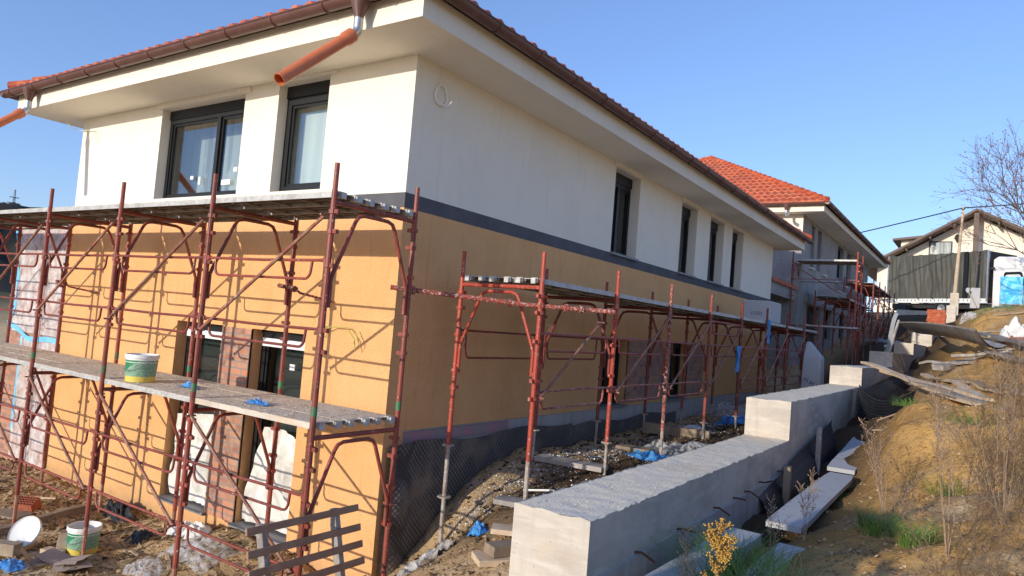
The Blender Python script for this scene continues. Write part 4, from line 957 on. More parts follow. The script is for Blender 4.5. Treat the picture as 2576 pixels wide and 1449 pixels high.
# second hill behind it so the pylon stands on ground
# ------------------------------------------------------------------ uphill props
def crumple(name, mat, c, sx, sy, sz, seed, lab, cat_, n=26, rot=0, wrinkle=1.0, drape_=True, group=None):
    """crumpled sheet lying on the ground"""
    P = []; cr, sr = math.cos(rot), math.sin(rot)
    for j in range(n):
        for i in range(n):
            u = (i/(n-1)-.5)*2; v = (j/(n-1)-.5)*2
            rr_ = 1+.25*noise.noise(Vector((u*1.3, v*1.3, seed)))
            x = u*sx*rr_; y = v*sy*rr_; e = max(0, 1-(abs(u)**3+abs(v)**3)*.8)
            h = sz*e*(.45+abs(noise.noise(Vector((u*2.2*wrinkle+seed, v*2.2, seed))))*1.1+.45*abs(noise.noise(Vector((u*6*wrinkle, v*6, seed+3)))))
            X = c[0]+x*cr-y*sr; Y = c[1]+x*sr+y*cr
            base = gz(X, Y)+.004 if drape_ else c[2]
            P.append((X, Y, max(base, base+h)))
    return tag(MB().grid(P, n, n).build(name, M[mat], smooth=True, angle=50), lab, cat_, group)
# blue wrapped pallets
for (x0,x1,y0,y1,z0,z1,l) in ((5.46,6.28,33.4,34.2,4.95,6.18,'left pallet load wrapped in bright blue film at the top of the bank'),(6.32,7.4,33.3,34.3,4.9,6.22,'right pallet load wrapped in glossy blue film at the top of the bank')):
    e = empty('wrapped_pallet', ((x0+x1)/2, y0, z0-.12), l, 'pallet')
    mb = MB(); nz_ = 22; n_ = 40
    P = []
    for j in range(nz_):
        z = z0+(z1-z0)*j/(nz_-1)
        for i in range(n_+1):
            t = i/n_*4; s_, f_ = int(t) % 4, t-int(t)
            q = [(x0+(x1-x0)*f_, y0),(x1, y0+(y1-y0)*f_),(x1-(x1-x0)*f_, y1),(x0, y1-(y1-y0)*f_)][s_]
            rd = .02*noise.noise(Vector((q[0]*6, q[1]*6, z*5)))-.012*(abs(math.sin(z*7.5)) < .12)
            P.append((q[0]+rd*(1 if q[0] > (x0+x1)/2 else -1), q[1]-rd, z))
    mb.grid(P, n_+1, nz_); mb.add([(x0,y0,z1),(x1,y0,z1),(x1,y1,z1),(x0,y1,z1)], [(0,1,2,3)])
    mb.build('wrap', M['blue_wrap'], e, smooth=True)
    mb = MB()
    for k in range(3): mb.box((x0+k*(x1-x0-.1)/2,y0,z0-.14),(x0+.1+k*(x1-x0-.1)/2,y1,z0-.03))
    mb.box((x0,y0,z0-.03),(x1,y1,z0-.005)); mb.build('pallet_base', M['wood_light'], e)
crumple('plastic_film', 'blue_wrap', (5.7,32.6,4.8), .45, .25, .12, 5, 'torn light blue film lying under the wrapped pallets', 'plastic film')
# roof tile stack
ts = empty('tile_stack', (3.35, 27.9, 3.53), 'stack of orange clay roof tiles on top of the far wall step', 'tile stack')
for k in range(13):
    mb = MB(); o_ = random.uniform(-.025,.025); z = 3.54+k*.052; P = []
    for j in range(2):
        for i in range(31):
            u = i/30; P.append((3.02+o_+u*.64, 27.62+j*.5+o_, z+.022*abs(math.sin(u*PI*3))))
    mb.grid(P, 31, 2); b0 = len(mb.v); mb.v += [(p[0], p[1], p[2]-.042) for p in P]
    mb.f += [(b0+i, b0+i+1, b0+31+i+1, b0+31+i) for i in range(30)] + [(i, i+1, b0+i+1, b0+i) for i in range(30)] + [(31+i, 32+i, b0+32+i, b0+31+i) for i in range(30)] + [(0,31,b0+31,b0),(30,61,b0+61,b0+30)]
    mb.build('roof_tile', M['tile'], ts)
# white panel with shovel and sticks
tag(MB().box((4.32,34.0,4.72),(4.70,34.05,5.68)).build('panel', M['foam_board'], bevel=.006), 'upright white panel standing on top of the bank before the truck', 'panel')
sh = empty('shovel', (4.55, 33.6, 4.8), 'shovel with white blade stuck upside down beside the white panel', 'shovel')
MB().tube([(4.56,33.6,4.78),(4.27,33.6,5.42)], .02, 6).build('handle', M['wood_light'], sh)
MB().tube([(4.70,33.5,5.05),(4.56,33.55,4.78)], .014, 5).build('stick', M['wood_light'], sh)
P = [(4.22+.07*math.cos(t)*(1.2 if math.sin(t) > 0 else 1), 33.59, 5.52+.12*math.sin(t)) for t in np.linspace(0, 2*PI, 16, endpoint=False)]
mb = MB(); mb.add(P+[(p[0], 33.61, p[2]) for p in P], [tuple(range(16)), tuple(range(31,15,-1))]+[(i,(i+1) % 16,16+(i+1) % 16,16+i) for i in range(16)]); mb.build('blade', M['foam_board'], sh)
tag(MB().box((.9,38,3.9),(3.4,38.3,4.72)).build('concrete_kerb', M['concrete'], bevel=.01), 'low grey concrete kerb below the truck', 'kerb')
crumple('plastic_bag', 'film_trash', (4.35,29.6,4.1), .28, .3, .35, 9, 'grey plastic rubbish heap behind the short concrete pillar', 'rubbish')
crumple('plastic_film', 'film_white', (5.75,14.2,2.6), .45, .35, .38, 14, 'white crumpled sheet on the bank above the timber heap', 'plastic sheet')
crumple('rubble_heap', 'brickclay', (5.62,13.6,2.6), .22, .16, .12, 15, 'small heap of red brick rubble by the white crumpled sheet', 'rubble')
crumple('plastic_film', 'film_trash', (1.6,27,3.1), .9, .5, .15, 33, 'pale film spread on the ground beyond the far scaffold', 'plastic film')
# planks and timbers on the bank
def plank(a, b, w_, t_, mat, lab, group=None, warp=.02, ground=None, name='plank'):
    a = Vector(a); b = Vector(b); n = 10; t = (b-a).normalized(); sx = t.cross(Vector((0,0,1))).normalized(); u = sx.cross(t); vs = []; fs = []; sd = random.random()*20
    for i in range(n+1):
        p = a.lerp(b, i/n) + u*warp*noise.noise(Vector((i*.3, sd, 0)))*3 + sx*warp*noise.noise(Vector((i*.25, sd, 5)))*2
        if ground is not None: p.z = max(p.z, gz(p.x, p.y)+ground)
        e = 1-.15*(i in (0, n))*random.random()
        for cx_, cz_ in ((-1,-1),(1,-1),(1,1),(-1,1)): vs.append(tuple(p + sx*cx_*w_/2*e + u*cz_*t_/2))
    for i in range(n):
        for k in range(4): fs.append((i*4+k, i*4+(k+1) % 4, i*4+4+(k+1) % 4, i*4+4+k))
    fs += [(3,2,1,0), (n*4, n*4+1, n*4+2, n*4+3)]
    return tag(MB().add(vs, fs).build(name, M[mat]), lab, 'plank', group)
plank((3.02,10.9,1.97),(5.22,6.2,1.66),.15,.045,'wood_light','long pale plank resting on the wall step and running down the bank', ground=.03)
plank((3.5,9.7,1.87),(5.12,5.7,1.60),.12,.04,'wood_light','pale plank lying just below the longest one', ground=.02)
plank((4.12,10.9,1.86),(5.10,6.7,1.70),.14,.045,'wood_light','pale plank parallel to the longest one, higher on the bank', ground=.05)
plank((4.16,8.1,1.74),(5.25,5.7,1.62),.13,.06,'wood_grey','whitish grey timber at the lower edge of the plank heap', ground=.04)
plank((4.75,8.6,1.80),(5.6,6.3,1.72),.10,.03,'wood_light','thin pale lath crossing the right end of the plank heap', ground=.05)
plank((4.3,9.4,1.82),(5.5,6.9,1.75),.09,.03,'wood','brown lath between the pale planks on the bank', ground=.08)
for i, a in enumerate([((4.0,11.6,2.10),(4.9,10.7,2.16),.16,.05,'grey board at the front of the timber heap under the big slab'),((4.6,11.1,2.24),(5.5,10.6,2.42),.15,.05,'grey board sloping up to the right on the timber heap'),
          ((5.15,10.6,2.40),(5.95,8.9,2.24),.14,.05,'grey board at the right end of the timber heap'),((4.7,17.1,3.02),(5.2,13.8,2.78),.14,.05,'dark grey board behind the big slab'),((4.95,15.7,2.92),(5.85,10.4,2.56),.16,.06,'long grey board running down behind the timber heap'),
          ((5.1,14.9,2.84),(6.0,10.8,2.62),.12,.05,'thin grey board beside the white crumpled sheet'),((4.80,16.2,3.0),(5.5,14.4,2.90),.10,.04,'pale lath lying alone on the sandy bank'),((4.2,12.2,2.05),(5.15,11.5,2.22),.14,.05,'weathered board buried in the middle of the timber heap'),
          ((4.35,10.6,2.0),(4.85,11.6,2.2),.22,.10,'stubby grey timber block end on the heap'),((5.3,22,3.75),(6.3,20,3.80),.16,.05,'pale plank high on the bank near the blue pallets'),((5.0,12.6,2.42),(5.8,12.3,2.55),.13,.04,'short grey board on top of the timber heap')]):
    plank(a[0], a[1], a[2], a[3], 'wood_grey' if 'pale' not in a[4] else 'wood_light', a[4], ground=.04)
# big bent slab
P = []
for i in range(25):
    t = i/24; p = Vector((3.17,20.8,3.02)).lerp(Vector((5.2,10.4,2.50)), t); dr = Vector((2.03,-10.4,0)).normalized(); sd_ = Vector((-dr.y*-1, dr.x*-1, 0)); 
    for k in range(9):
        v = (k/8-.5); P.append(tuple(p + Vector((.98,.19,0))*v*.50*(1+.9*(1-t)) + Vector((0,0,.16*(4*v*v) - .26*v*1.0 + .06*math.sin(t*3)))))
sb = MB().grid(P, 9, 25); b0 = len(sb.v); sb.v += [(p[0], p[1], p[2]-.035) for p in P]; sb.f += [tuple(b0+i for i in f) for f in list(sb.f)]
for i in range(24): sb.f += [(i*9, i*9+9, b0+i*9+9, b0+i*9), (i*9+8, i*9+17, b0+i*9+17, b0+i*9+8)]
sb.f += [(i, i+1, b0+i+1, b0+i) for i in range(8)]
tag(sb.build('formwork_slab', M['wood_grey'], smooth=True), 'big bent grey formwork sheet lying from the wall step down to the heap', 'formwork')
plank((3.1,27.2,3.5),(3.9,22.0,2.95),.12,.05,'wood_light','pale lath leaning down from the far wall step')
plank((2.70,16.9,1.75),(2.98,17.1,3.38),.16,.03,'foam_board','pale metal board leaning upright against the wall steps')
plank((2.80,16.6,1.8),(3.04,17.0,3.2),.05,.04,'wood_grey','thin lath leaning beside the pale metal board')
# leftover bucket on wall step, panel packs
def bucket(x, y, z, r, h, lab, open_=True, scale=1):
    e = empty('bucket', (x, y, z), lab, 'bucket')
    MB().lathe((x,y,z), [(.001,.004),(r*.88,.004),(r*.90,0),(r*1.0,h-.035)], 36).build('bucket_side', M['bucket'], e, smooth=True)
    MB().lathe((x,y,z), [(r*1.0,h-.04),(r*1.06,h-.038),(r*1.06,h-.012),(r*1.03,h),(r*.98,h),(r*.97,h-.05)] + ([(r*.93,h-.12),(r*.86,.05),(.001,.05)] if open_ else [(r*.9,h-.02),(.001,h-.02)]), 36).build('rim', M['white_plastic'], e, smooth=True)
    q = [(x+r*1.05*math.cos(t), y-r*1.08*abs(math.sin(t))*.9-.01, z+h*.82-.42*h*abs(math.sin(t))) for t in np.linspace(0, PI, 14)]
    MB().tube(q, .003, 5).build('handle', M['zinc'], e, smooth=True); return e
bucket(-2.60,-1.20,1.217,.165,.30,'green and white mortar bucket with a full lid on the lower scaffold deck', open_=False)
bk = bucket(-3.30,-1.27,-.80,.168,.30,'open green and white mortar bucket standing on the soil at the scaffold foot')
MB().lathe((-3.30,-1.27,-.62), [(.150,.0),(.10,.01),(.001,.012)], 24).build('mortar_residue', M['clod'], bk, smooth=True)
bucket(2.78,17.3,2.28,.10,.2,'small green bucket on the concrete wall step')
# bucket lid leaning against a timber block
ld = MB(); ax_ = Vector((.35,-.75,.55)).normalized()
ld.lathe((-3.93,-1.62,-.66), [(.001,0),(.165,0),(.175,.006),(.185,.02),(.19,-.012),(.001,-.012)], 36, ax_); tag(ld.build('bucket_cover', M['white_plastic'], smooth=True), 'white round bucket lid propped up on the soil at far left', 'lid')
def tblock(c, s_, rz_, mat, lab, cat_='timber', name='timber_block', tilt=0):
    R = Matrix.Rotation(rz_, 3, 'Z') @ Matrix.Rotation(tilt, 3, 'Y'); mb = MB(); mb.box((-s_[0]/2,-s_[1]/2,0),(s_[0]/2,s_[1]/2,s_[2]), R, Vector(c)); return tag(mb.build(name, M[mat], bevel=.004), lab, cat_)
tblock((-3.80,-1.86,-.82),(.34,.13,.13),.45,'wood','short squared timber block beside the white lid')
tblock((-3.62,-1.33,-.80),(.50,.10,.12),-.5,'wood_light','pale timber offcut behind the open bucket')
tblock((-3.42,-1.53,-.82),(.26,.12,.07),.2,'wood_light','small pale offcut at the foot of the open bucket')
plank((-4.30,-2.6,-.79),(-4.93,-.35,-.77),.10,.10,'wood','long squared beam lying across the soil below the scaffold', name='timber_beam')
plank((-7.4,-2.0,-.80),(-7.1,-.60,-.80),.12,.09,'wood','squared beam lying farther left below the brick wing', name='timber_beam')
# hollow clay block
hb = MB(); R = Matrix.Rotation(.6, 3, 'Z') @ Matrix.Rotation(.35, 3, 'X'); o_ = Vector((-5.32,-1.02,-.80))
for i in range(5): hb.box((-.12,-.10+i*.045,0),(.12,-.092+i*.045,.15), R, o_)
for i in range(7): hb.box((-.12+i*.039,-.0995,0.001),(-.113+i*.039,.079,.149), R, o_)
tag(hb.build('hollow_block', M['brickclay']), 'broken red hollow clay block behind the far left scaffold post', 'brick')
tblock((-5.25,-1.25,-.83),(.5,.3,.05),.3,'wood','flat timber scrap under the red hollow block')
# cardboard, bags and film at the facade foot
def card(c, sx, sy, rz_, tilt, lab, bend=.05):
    R = Matrix.Rotation(rz_, 3, 'Z') @ Matrix.Rotation(tilt, 3, 'Y'); P = []
    for j in range(6):
        for i in range(9):
            u, v = i/8-.5, j/5-.5; P.append(tuple(Vector(c) + R @ Vector((u*sx+.03*noise.noise(Vector((v*4, rz_, 1))), v*sy+.03*noise.noise(Vector((u*4, rz_, 2))), bend*abs(u)*2))))
    mb = MB().grid(P, 9, 6); b0 = len(mb.v); mb.v += [(p[0], p[1], p[2]-.008) for p in P]; mb.f += [tuple(b0+k for k in reversed(f)) for f in list(mb.f)]
    return tag(mb.build('cardboard', M['card']), lab, 'cardboard')
card((-2.98,-1.62,-.74),.46,.30,.5,.06,'grey cardboard piece beside the scaffold foot near the open bucket')
card((-2.72,-1.62,-.77),.40,.34,-.2,-.08,'torn cardboard flap lying right of the bucket')
card((-3.13,-1.86,-.74),.34,.22,1.2,.5,'cardboard flap standing up near the lower frame edge', .08)
crumple('plastic_bag', 'blue_plastic', (-3.35,-1.95,-.8), .22, .12, .06, 41, 'blue plastic scrap left of the cardboard', 'plastic')
crumple('plastic_bag', 'blue_plastic', (-2.35,-1.95,-.8), .20, .14, .10, 42, 'blue plastic scrap right of the cardboard', 'plastic')
crumple('plastic_bag', 'black_plastic', (-4.45,-.28,-.75), .42, .13, .16, 43, 'long black plastic bag heaped against the orange wall', 'bag', rot=-.15)
crumple('plastic_bag', 'black_plastic', (-3.25,-.62,-.7), .16, .14, .10, 44, 'small black bag in front of the lower left window', 'bag')
crumple('plastic_film', 'film_white', (-2.75,-.33,-.62), .34, .16, .15, 45, 'white sheet slumped on the ground below the left window', 'plastic sheet')
crumple('plastic_film', 'film_trash', (-2.05,-.62,-.6), .42, .26, .12, 46, 'clear crumpled film on the soil below the right window', 'plastic film', wrinkle=2)
crumple('plastic_film', 'film_trash', (-2.2,-1.15,-.8), .26, .16, .09, 47, 'small clear film scrap farther from the wall', 'plastic film', wrinkle=2)
crumple('plastic_bag', 'blue_plastic', (-2.55,-.75,1.222), .10, .07, .03, 48, 'blue rag on the lower deck right of the bucket', 'rag', drape_=False) if False else None
for (x, y, z, sx, sy, mt, lab, sd) in ((-1.95,-1.0,1.22,.16,.07,'blue_plastic','dark blue scrap on the lower deck right of the bucket',51),(-.60,-1.12,1.22,.15,.07,'blue_plastic','pale blue scrap on the lower deck near its right end',52)):
    P = []; n = 16
    for j in range(n):
        for i in range(n):
            u, v = (i/(n-1)-.5)*2, (j/(n-1)-.5)*2; q = 1+.5*noise.noise(Vector((u, v, sd)))
            P.append((x+u*sx*q, y+v*sy*q, z+.055*max(0, 1-u*u-v*v)*abs(noise.noise(Vector((u*3, v*3, sd))))*2+.004))
    tag(MB().grid(P, n, n).build('plastic_scrap', M[mt], smooth=True), lab, 'plastic')
# wooden skid leaning on the corner post
SK = empty('pallet', (.8, -1.5, -.7), 'brown slatted wooden pallet leaning against the corner scaffold post', 'pallet')
def skp(s_, y): return Vector((.605+.21*s_, y+.06*s_, .45-s_))       # s: distance down from the top slat
for s_ in (0,.165,.305,.445,.60,.76,.92):
    MB().beam(skp(s_,-2.03-.03*s_), skp(s_,-.885+.03*s_), .022, .058, upv=(.21,0,-1)).build('slat', M['wood_dark'], SK, bevel=.003)
for y in (-1.86,-1.12):
    MB().beam(skp(-.02,y)+Vector((-.045,0,0)), skp(1.1,y)+Vector((-.045,0,0)), .075, .055, upv=(0,1,0)).build('stringer', M['wood_grey'], SK, bevel=.003)
# ---- side yard debris
tblock((1.98,-.62,gz(1.98,-.62)-.01),(.42,.24,.05),.9,'wood_light','pale board lowest in the small stack beside the wall end')
tblock((1.99,-.55,gz(1.98,-.62)+.045),(.34,.16,.085),1.15,'wood','brown timber block on the small stack beside the wall end')
tblock((1.85,-.05,gz(1.85,-.05)+.0),(.6,.2,.045),.5,'wood_light','pale board behind the small timber stack')
tblock((1.36,.60,gz(1.36,.6)-.02),(.5,.22,.05),.2,'wood_grey','grey board under the first outer scaffold foot')
tblock((.95,2.35,gz(.95,2.35)-.01),(.9,.24,.06),.1,'wood_grey','grey board under the second frame of the side scaffold')
tblock((1.0,4.15,gz(1,4.15)-.01),(.5,.25,.10),.1,'wood','brown timber block under the third frame of the side scaffold')
tblock((.95,5.9,gz(1,5.9)),(1.1,.16,.16),.12,'wood','long brown timber under the fourth frame of the side scaffold')
crumple('plastic_film', 'film_trash', (1.45,4.75,.5), .65, .38, .16, 61, 'large white and clear film heap on the ground by the third outer post', 'plastic film')
crumple('plastic_bag', 'blue_plastic', (1.30,4.0,.5), .30, .22, .12, 62, 'blue plastic heap in front of the large film heap', 'plastic')
crumple('plastic_film', 'styro', (.95,6.7,.5), .35, .3, .07, 63, 'flat white sheet on the shaded ground behind the long timber', 'plastic sheet')
crumple('plastic_film', 'film_trash', (.55,10.3,.6), .6, 1.1, .3, 64, 'pale film pile against the side wall far along the yard', 'plastic film')
crumple('plastic_bag', 'blue_plastic', (1.15,8.6,.6), .4, .3, .14, 65, 'blue plastic pile behind the fourth outer post', 'plastic')
crumple('plastic_bag', 'blue_plastic', (1.13,.22,.2), .15, .07, .09, 66, 'bright blue plastic scrap on the soil near the first frame', 'plastic', rot=-.6)
crumple('plastic_film', 'film_trash', (.55,.15,-.4), .28, .12, .10, 67, 'whitish crumpled film at the foot of the dimpled membrane', 'plastic film', rot=.5)
tag(MB().tube([(1.2,.9,.46),(1.5,1.0,.50),(1.75,.75,.5),(1.85,.2,.44),(2.2,-.1,.46)], .011, 6).build('cable', M['cable_white'], smooth=True), 'white cable snaking over the soil between the side scaffold feet', 'cable')
def rag(x, y0, z0, z1, w_, seed, lab):
    P = []; n = 14
    for j in range(n*2):
        b = j/(2*n-1); ww = w_*(1-.55*b)*(1+.4*noise.noise(Vector((b*3, seed, 0))))
        for i in range(n):
            a = i/(n-1)-.5; P.append((x+.025*math.sin(a*14+b*4+seed), y0+a*ww+.03*b*math.sin(seed), z0+(z1-z0)*b))
    return tag(MB().grid(P, n, 2*n).build('rag', M['blue_plastic'], smooth=True), lab, 'rag')
rag(1.46,7.33,2.13,1.66,.20,1,'blue rag hanging on the guard rail of the side scaffold'); rag(1.46,9.36,2.70,2.22,.14,2.6,'longer blue rag hanging from the side scaffold deck farther back')
def text_mesh(txt, size, mat, M4, par, ext=.0015):
    c = bpy.data.curves.new('printed_text', 'FONT'); c.body = txt; c.size = size; c.extrude = ext; o = bpy.data.objects.new('tmp_text', c); COL.objects.link(o)
    bpy.context.view_layer.update(); me = bpy.data.meshes.new_from_object(o.evaluated_get(bpy.context.evaluated_depsgraph_get())); bpy.data.objects.remove(o)
    me.transform(M4); me.materials.clear(); me.materials.append(mat); q = bpy.data.objects.new('printed_text', me); COL.objects.link(q); attach(q, par); return q
FRX = Matrix(((0,0,1,0),(1,0,0,0),(0,1,0,0),(0,0,0,1)))   # text plane facing +x, reading along +y
for (x0,x1,y0,y1,z0,z1,l,tx) in ((.76,1.35,9.8,10.75,2.67,3.12,'white printed insulation pack lying on the side scaffold deck','(150)'),):
    e = empty('insulation_pack', ((x0+x1)/2,y0,z0), l, 'pack'); mb = MB(); mb.box((x0,y0,z0),(x1,y1,z1)); mb.build('wrapper', M['foam_board'], e, bevel=.02)
    FNY = Matrix(((1,0,0,0),(0,0,-1,0),(0,1,0,0),(0,0,0,1)))
    text_mesh(tx, .11, M['band'], Matrix.Translation((x0+.20, y0-.001, z0+.14)) @ FNY, e)
    text_mesh('=  -', .07, M['band'], Matrix.Translation((x1+.001, y0+.2, z0+.30)) @ FRX, e)
pk = empty('insulation_pack', (1.8,12.3,.8), 'tall white plastic pack standing in shade near the end of the near house', 'pack')
mb = MB(); vs = [(1.56,12.0,.7),(2.02,12.0,.7),(2.02,12.5,.7),(1.56,12.5,.7),(1.60,12.02,2.0),(1.98,12.02,2.0),(1.98,12.48,2.0),(1.60,12.48,2.0),(1.62,12.15,2.34),(1.70,12.15,2.36),(1.70,12.3,2.36),(1.62,12.3,2.34)]
mb.add(vs, [(0,1,5,4),(1,2,6,5),(2,3,7,6),(3,0,4,7),(4,5,9,8),(5,6,10,9),(6,7,11,10),(7,4,8,11),(8,9,10,11)]); mb.build('wrapper', M['foam_board'], pk, bevel=.02)
tx_ = text_mesh('M M W', .14, M['band'], Matrix.Translation((1.62, 11.995, 1.45)) @ Matrix.Rotation(.5, 4, 'Y') @ Matrix(((1,0,0,0),(0,0,-1,0),(0,1,0,0),(0,0,0,1))), pk)
# ---- trench: white boards, membranes
plank((3.55,-1.3,.58),(3.62,.45,.60),.26,.14,'foam_board','white faced board lying nearest in the trench by the retaining wall', warp=.004)
plank((3.80,.9,.66),(3.74,4.1,.66),.30,.05,'foam_board','long white board in the middle of the trench', warp=.006)
plank((3.70,4.3,.70),(3.62,8.2,.92),.34,.05,'foam_board','white board farthest up the trench', warp=.006)
plank((3.98,-1.9,.58),(4.02,.3,.66),.24,.04,'foam_board','white board half buried at the lower edge of the photo', warp=.006)
tblock((3.36,4.7,.4),(.06,.12,.75),.1,'wood_grey','upright timber stub between trench membrane and wall'); tblock((3.38,2.9,.35),(.07,.14,.5),.1,'wood','short upright timber stub lower in the trench')
def membrane(pa, pb, nu, nv, ribs, amp, lab, horizontal=True):
    P = []
    for j in range(nv):
        for i in range(nu):
            a, b = i/(nu-1), j/(nv-1); lo = pa(a); hi = pb(a); p = lo.lerp(hi, b); rb = math.sin((b if horizontal else a)*ribs*2*PI)*amp
            P.append(tuple(p + Vector((-rb*.5+.03*noise.noise(Vector((a*3, b*3, 1))), -rb, rb*.3))))
    return tag(MB().grid(P, nu, nv).build('drainage_membrane', M['black_membrane'], smooth=True), lab, 'membrane')

def bez(a, b, c): return lambda t: Vector(a)*(1-t)**2 + Vector(b)*2*t*(1-t) + Vector(c)*t*t
membrane(bez((3.24,8.9,.62),(3.7,7.2,.55),(4.25,6.0,1.12)), bez((3.20,9.1,1.62),(3.75,7.3,1.25),(4.36,6.0,1.74)), 80, 90, 16, .016, 'black ribbed membrane hanging loose between wall and bank')
membrane(bez((3.42,2.3,.32),(3.46,3.4,.35),(3.40,6.2,.45)), bez((3.26,2.2,.60),(3.30,3.8,.88),(3.22,6.4,1.12)), 160, 60, 22, .007, 'crumpled black membrane along the foot of the retaining wall')
membrane(bez((3.30,9.3,.9),(3.55,10.2,1.1),(3.9,10.9,1.6)), bez((3.16,9.6,1.45),(3.5,10.5,1.75),(3.9,11.2,1.95)), 60, 40, 10, .014, 'small piece of black membrane below the big slab')

# ------------------------------------------------------------------ vegetation
def seg_arrays(segs, n=3):
    V = []; F = []
    for a, b, r0, r1 in segs:
        a = np.array(a); b = np.array(b); t = b-a; L = np.linalg.norm(t)
        if L < 1e-6: continue
        t /= L; q = np.array([0,0,1.]) if abs(t[2]) < .9 else np.array([1.,0,0]); s1 = np.cross(t, q); s1 /= np.linalg.norm(s1); s2 = np.cross(t, s1); o = len(V)
        for p, r in ((a, r0), (b, r1)):
            for k in range(n):
                c = 2*PI*k/n; V.append(p + (s1*math.cos(c)+s2*math.sin(c))*r)
        for k in range(n): F.append((o+k, o+(k+1) % n, o+n+(k+1) % n, o+n+k))
    return np.array(V), np.array(F)
def twig_plant(h, nb, spread, nub=.004, seedy=.6):
    segs = []; p = Vector((0,0,0)); dr = Vector((random.uniform(-.25,.25), random.uniform(-.25,.25), 1)).normalized(); k = 7; r = .0035
    for i in range(k):
        q = p + dr*h/k; segs.append((p, q, r*(1-i/k*.6), r*(1-(i+1)/k*.6)))
        for _ in range(nb if i > 0 else 1):
            a = random.uniform(0, 2*PI); bd = (dr + Vector((math.cos(a), math.sin(a), .15))*spread).normalized(); L = h*random.uniform(.12,.34)*(1-.45*i/k); c = p.lerp(q, random.random()); e = c
            for s_ in range(3):
                bd = (bd + Vector((random.uniform(-.3,.3), random.uniform(-.3,.3), .18))).normalized(); e2 = e + bd*L/3; segs.append((e, e2, .0016, .0011))
                if random.random() < seedy:
                    nd = Vector((random.uniform(-1,1), random.uniform(-1,1), random.uniform(-.2,1))).normalized(); segs.append((e2, e2+nd*.014, nub, nub*.6))
                if random.random() < .5:
                    nd = (bd+Vector((random.uniform(-1,1), random.uniform(-1,1), random.uniform(-.2,.8)))*.8).normalized(); segs.append((e2, e2+nd*L*.35, .0011, .0007)); segs.append((e2+nd*L*.33, e2+nd*(L*.33+.012), nub*.8, nub*.5))
                e = e2
        p = q; dr = (dr + Vector((random.uniform(-.16,.16), random.uniform(-.16,.16), .05))).normalized()
    return seg_arrays(segs)
protos = [twig_plant(.75+.1*i, 5, .9) for i in range(6)]
def scatter(protos_, pts, mat, name, lab, smin=.7, smax=1.25, lean=.25, zoff=0):
    VV = []; FF = []; o = 0
    for x, y in pts:
        V, F = protos_[random.randrange(len(protos_))]; s_ = random.uniform(smin, smax); a = random.uniform(0, 2*PI); lx, ly = random.gauss(0, lean), random.gauss(0, lean)
        R = np.array([[math.cos(a),-math.sin(a),0],[math.sin(a),math.cos(a),0],[0,0,1]]); W = (V*s_)@R.T; W[:,0] += lx*W[:,2]; W[:,1] += ly*W[:,2]
        W += np.array([x, y, gz(x, y)-.02+zoff]); VV.append(W); FF.append(F+o); o += len(V)
    return tag(np_mesh(name, np.concatenate(VV), np.concatenate(FF), mat), lab, None, None, 'stuff')
pts = []
while len(pts) < 480:
    x = random.uniform(4.75, 7.2); y = random.uniform(-3.3, 6.5)
    dx = x-5.19; dy = y+5.48
    if dy < 1.9: continue
    ang = math.degrees(math.atan2(dx, dy))
    dens = 1/(1+math.exp(-(ang+1.6-1.4*(y > 1.5))*2.6))       # brush thickens to the right of the path
    if random.random() < dens*(1 if y < 4 else .45): pts.append((x, y))
scatter(protos, pts, M['brush'], 'dry_brush', 'dense dry brown brush covering the right side of the bank', .35, .80, .30)
pts = [(random.uniform(4.6,8), random.uniform(6,30)) for _ in range(150)]
scatter(protos, pts, M['brush'], 'dry_weeds', 'sparse dry weeds farther up the bank', .3, .6, .3)
# fallen leaves / litter
def litter(name, n, rx, ry, mat, smin, smax, lab, cond=None, zoff=.0, flat=True):
    V = []; F = []; c = 0
    while c < n:
        x, y = random.uniform(*rx), random.uniform(*ry)
        if cond and not cond(x, y): continue
        z = gz(x, y)+zoff; s_ = random.uniform(smin, smax); o = len(V)
        ax1 = Vector((random.gauss(0,1), random.gauss(0,1), random.gauss(0,.45))).normalized(); ax2 = ax1.cross(Vector((random.gauss(0,.4), random.gauss(0,.4), 1))).normalized(); up2 = ax1.cross(ax2)
        p = Vector((x, y, z+s_*.25))
        if flat:
            V += [p-ax1*s_, p-ax2*s_*.4+up2*s_*.15, p+ax1*s_, p+ax2*s_*.4+up2*s_*.15]; F.append((o, o+1, o+2, o+3))
        else:
            a = [p-ax1*s_*.6, p+ax2*s_*.5, p+ax1*s_*.55, p-ax2*s_*.5, p+up2*s_*.42+ax1*s_*.1, p-up2*s_*.42]; V += a
            F += [(o, o+1, o+4, o+4), (o+1, o+2, o+4, o+4), (o+2, o+3, o+4, o+4), (o+3, o, o+4, o+4)]
        c += 1
    if flat: return tag(np_mesh(name, V, F, mat), lab, None, None, 'stuff')
    return tag(np_mesh(name, V, np.array(F)[:,:3], mat), lab, None, None, 'stuff')
litter('leaf_litter', 9000, (4.3,7), (-3.6,3.5), M['brush'], .006, .022, 'brown leaf litter on the bank', lambda x, y: noise.noise(Vector((x*1.5, y*1.5, 3))) > -.25 and x > 4.25+.1*y)
litter('soil_clods', 5200, (-8.5,2.6), (-3.2,.0), M['clod'], .010, .045, 'clods and small stones on the trampled soil', lambda x, y: random.random() < .35+.65*math.exp(-abs(y+.35)*1.3), flat=False)
litter('soil_clods', 2200, (.05,2.6), (0,9), M['clod_shade'], .012, .05, 'clods on the shaded soil along the side wall', flat=False)
litter('soil_clods', 2600, (3.5,6.0), (-3.5,9), M['clod'], .010, .04, 'clods and crumbs of ochre clay on the bank', flat=False)
litter('rubble', 900, (-8.5,-.1), (-2.6,.0), M['clod'], .03, .075, 'lumps of dried mortar and clay on the trampled soil', lambda x, y: random.random() < .25+.75*math.exp(-abs(y+.3)*1.6), flat=False)
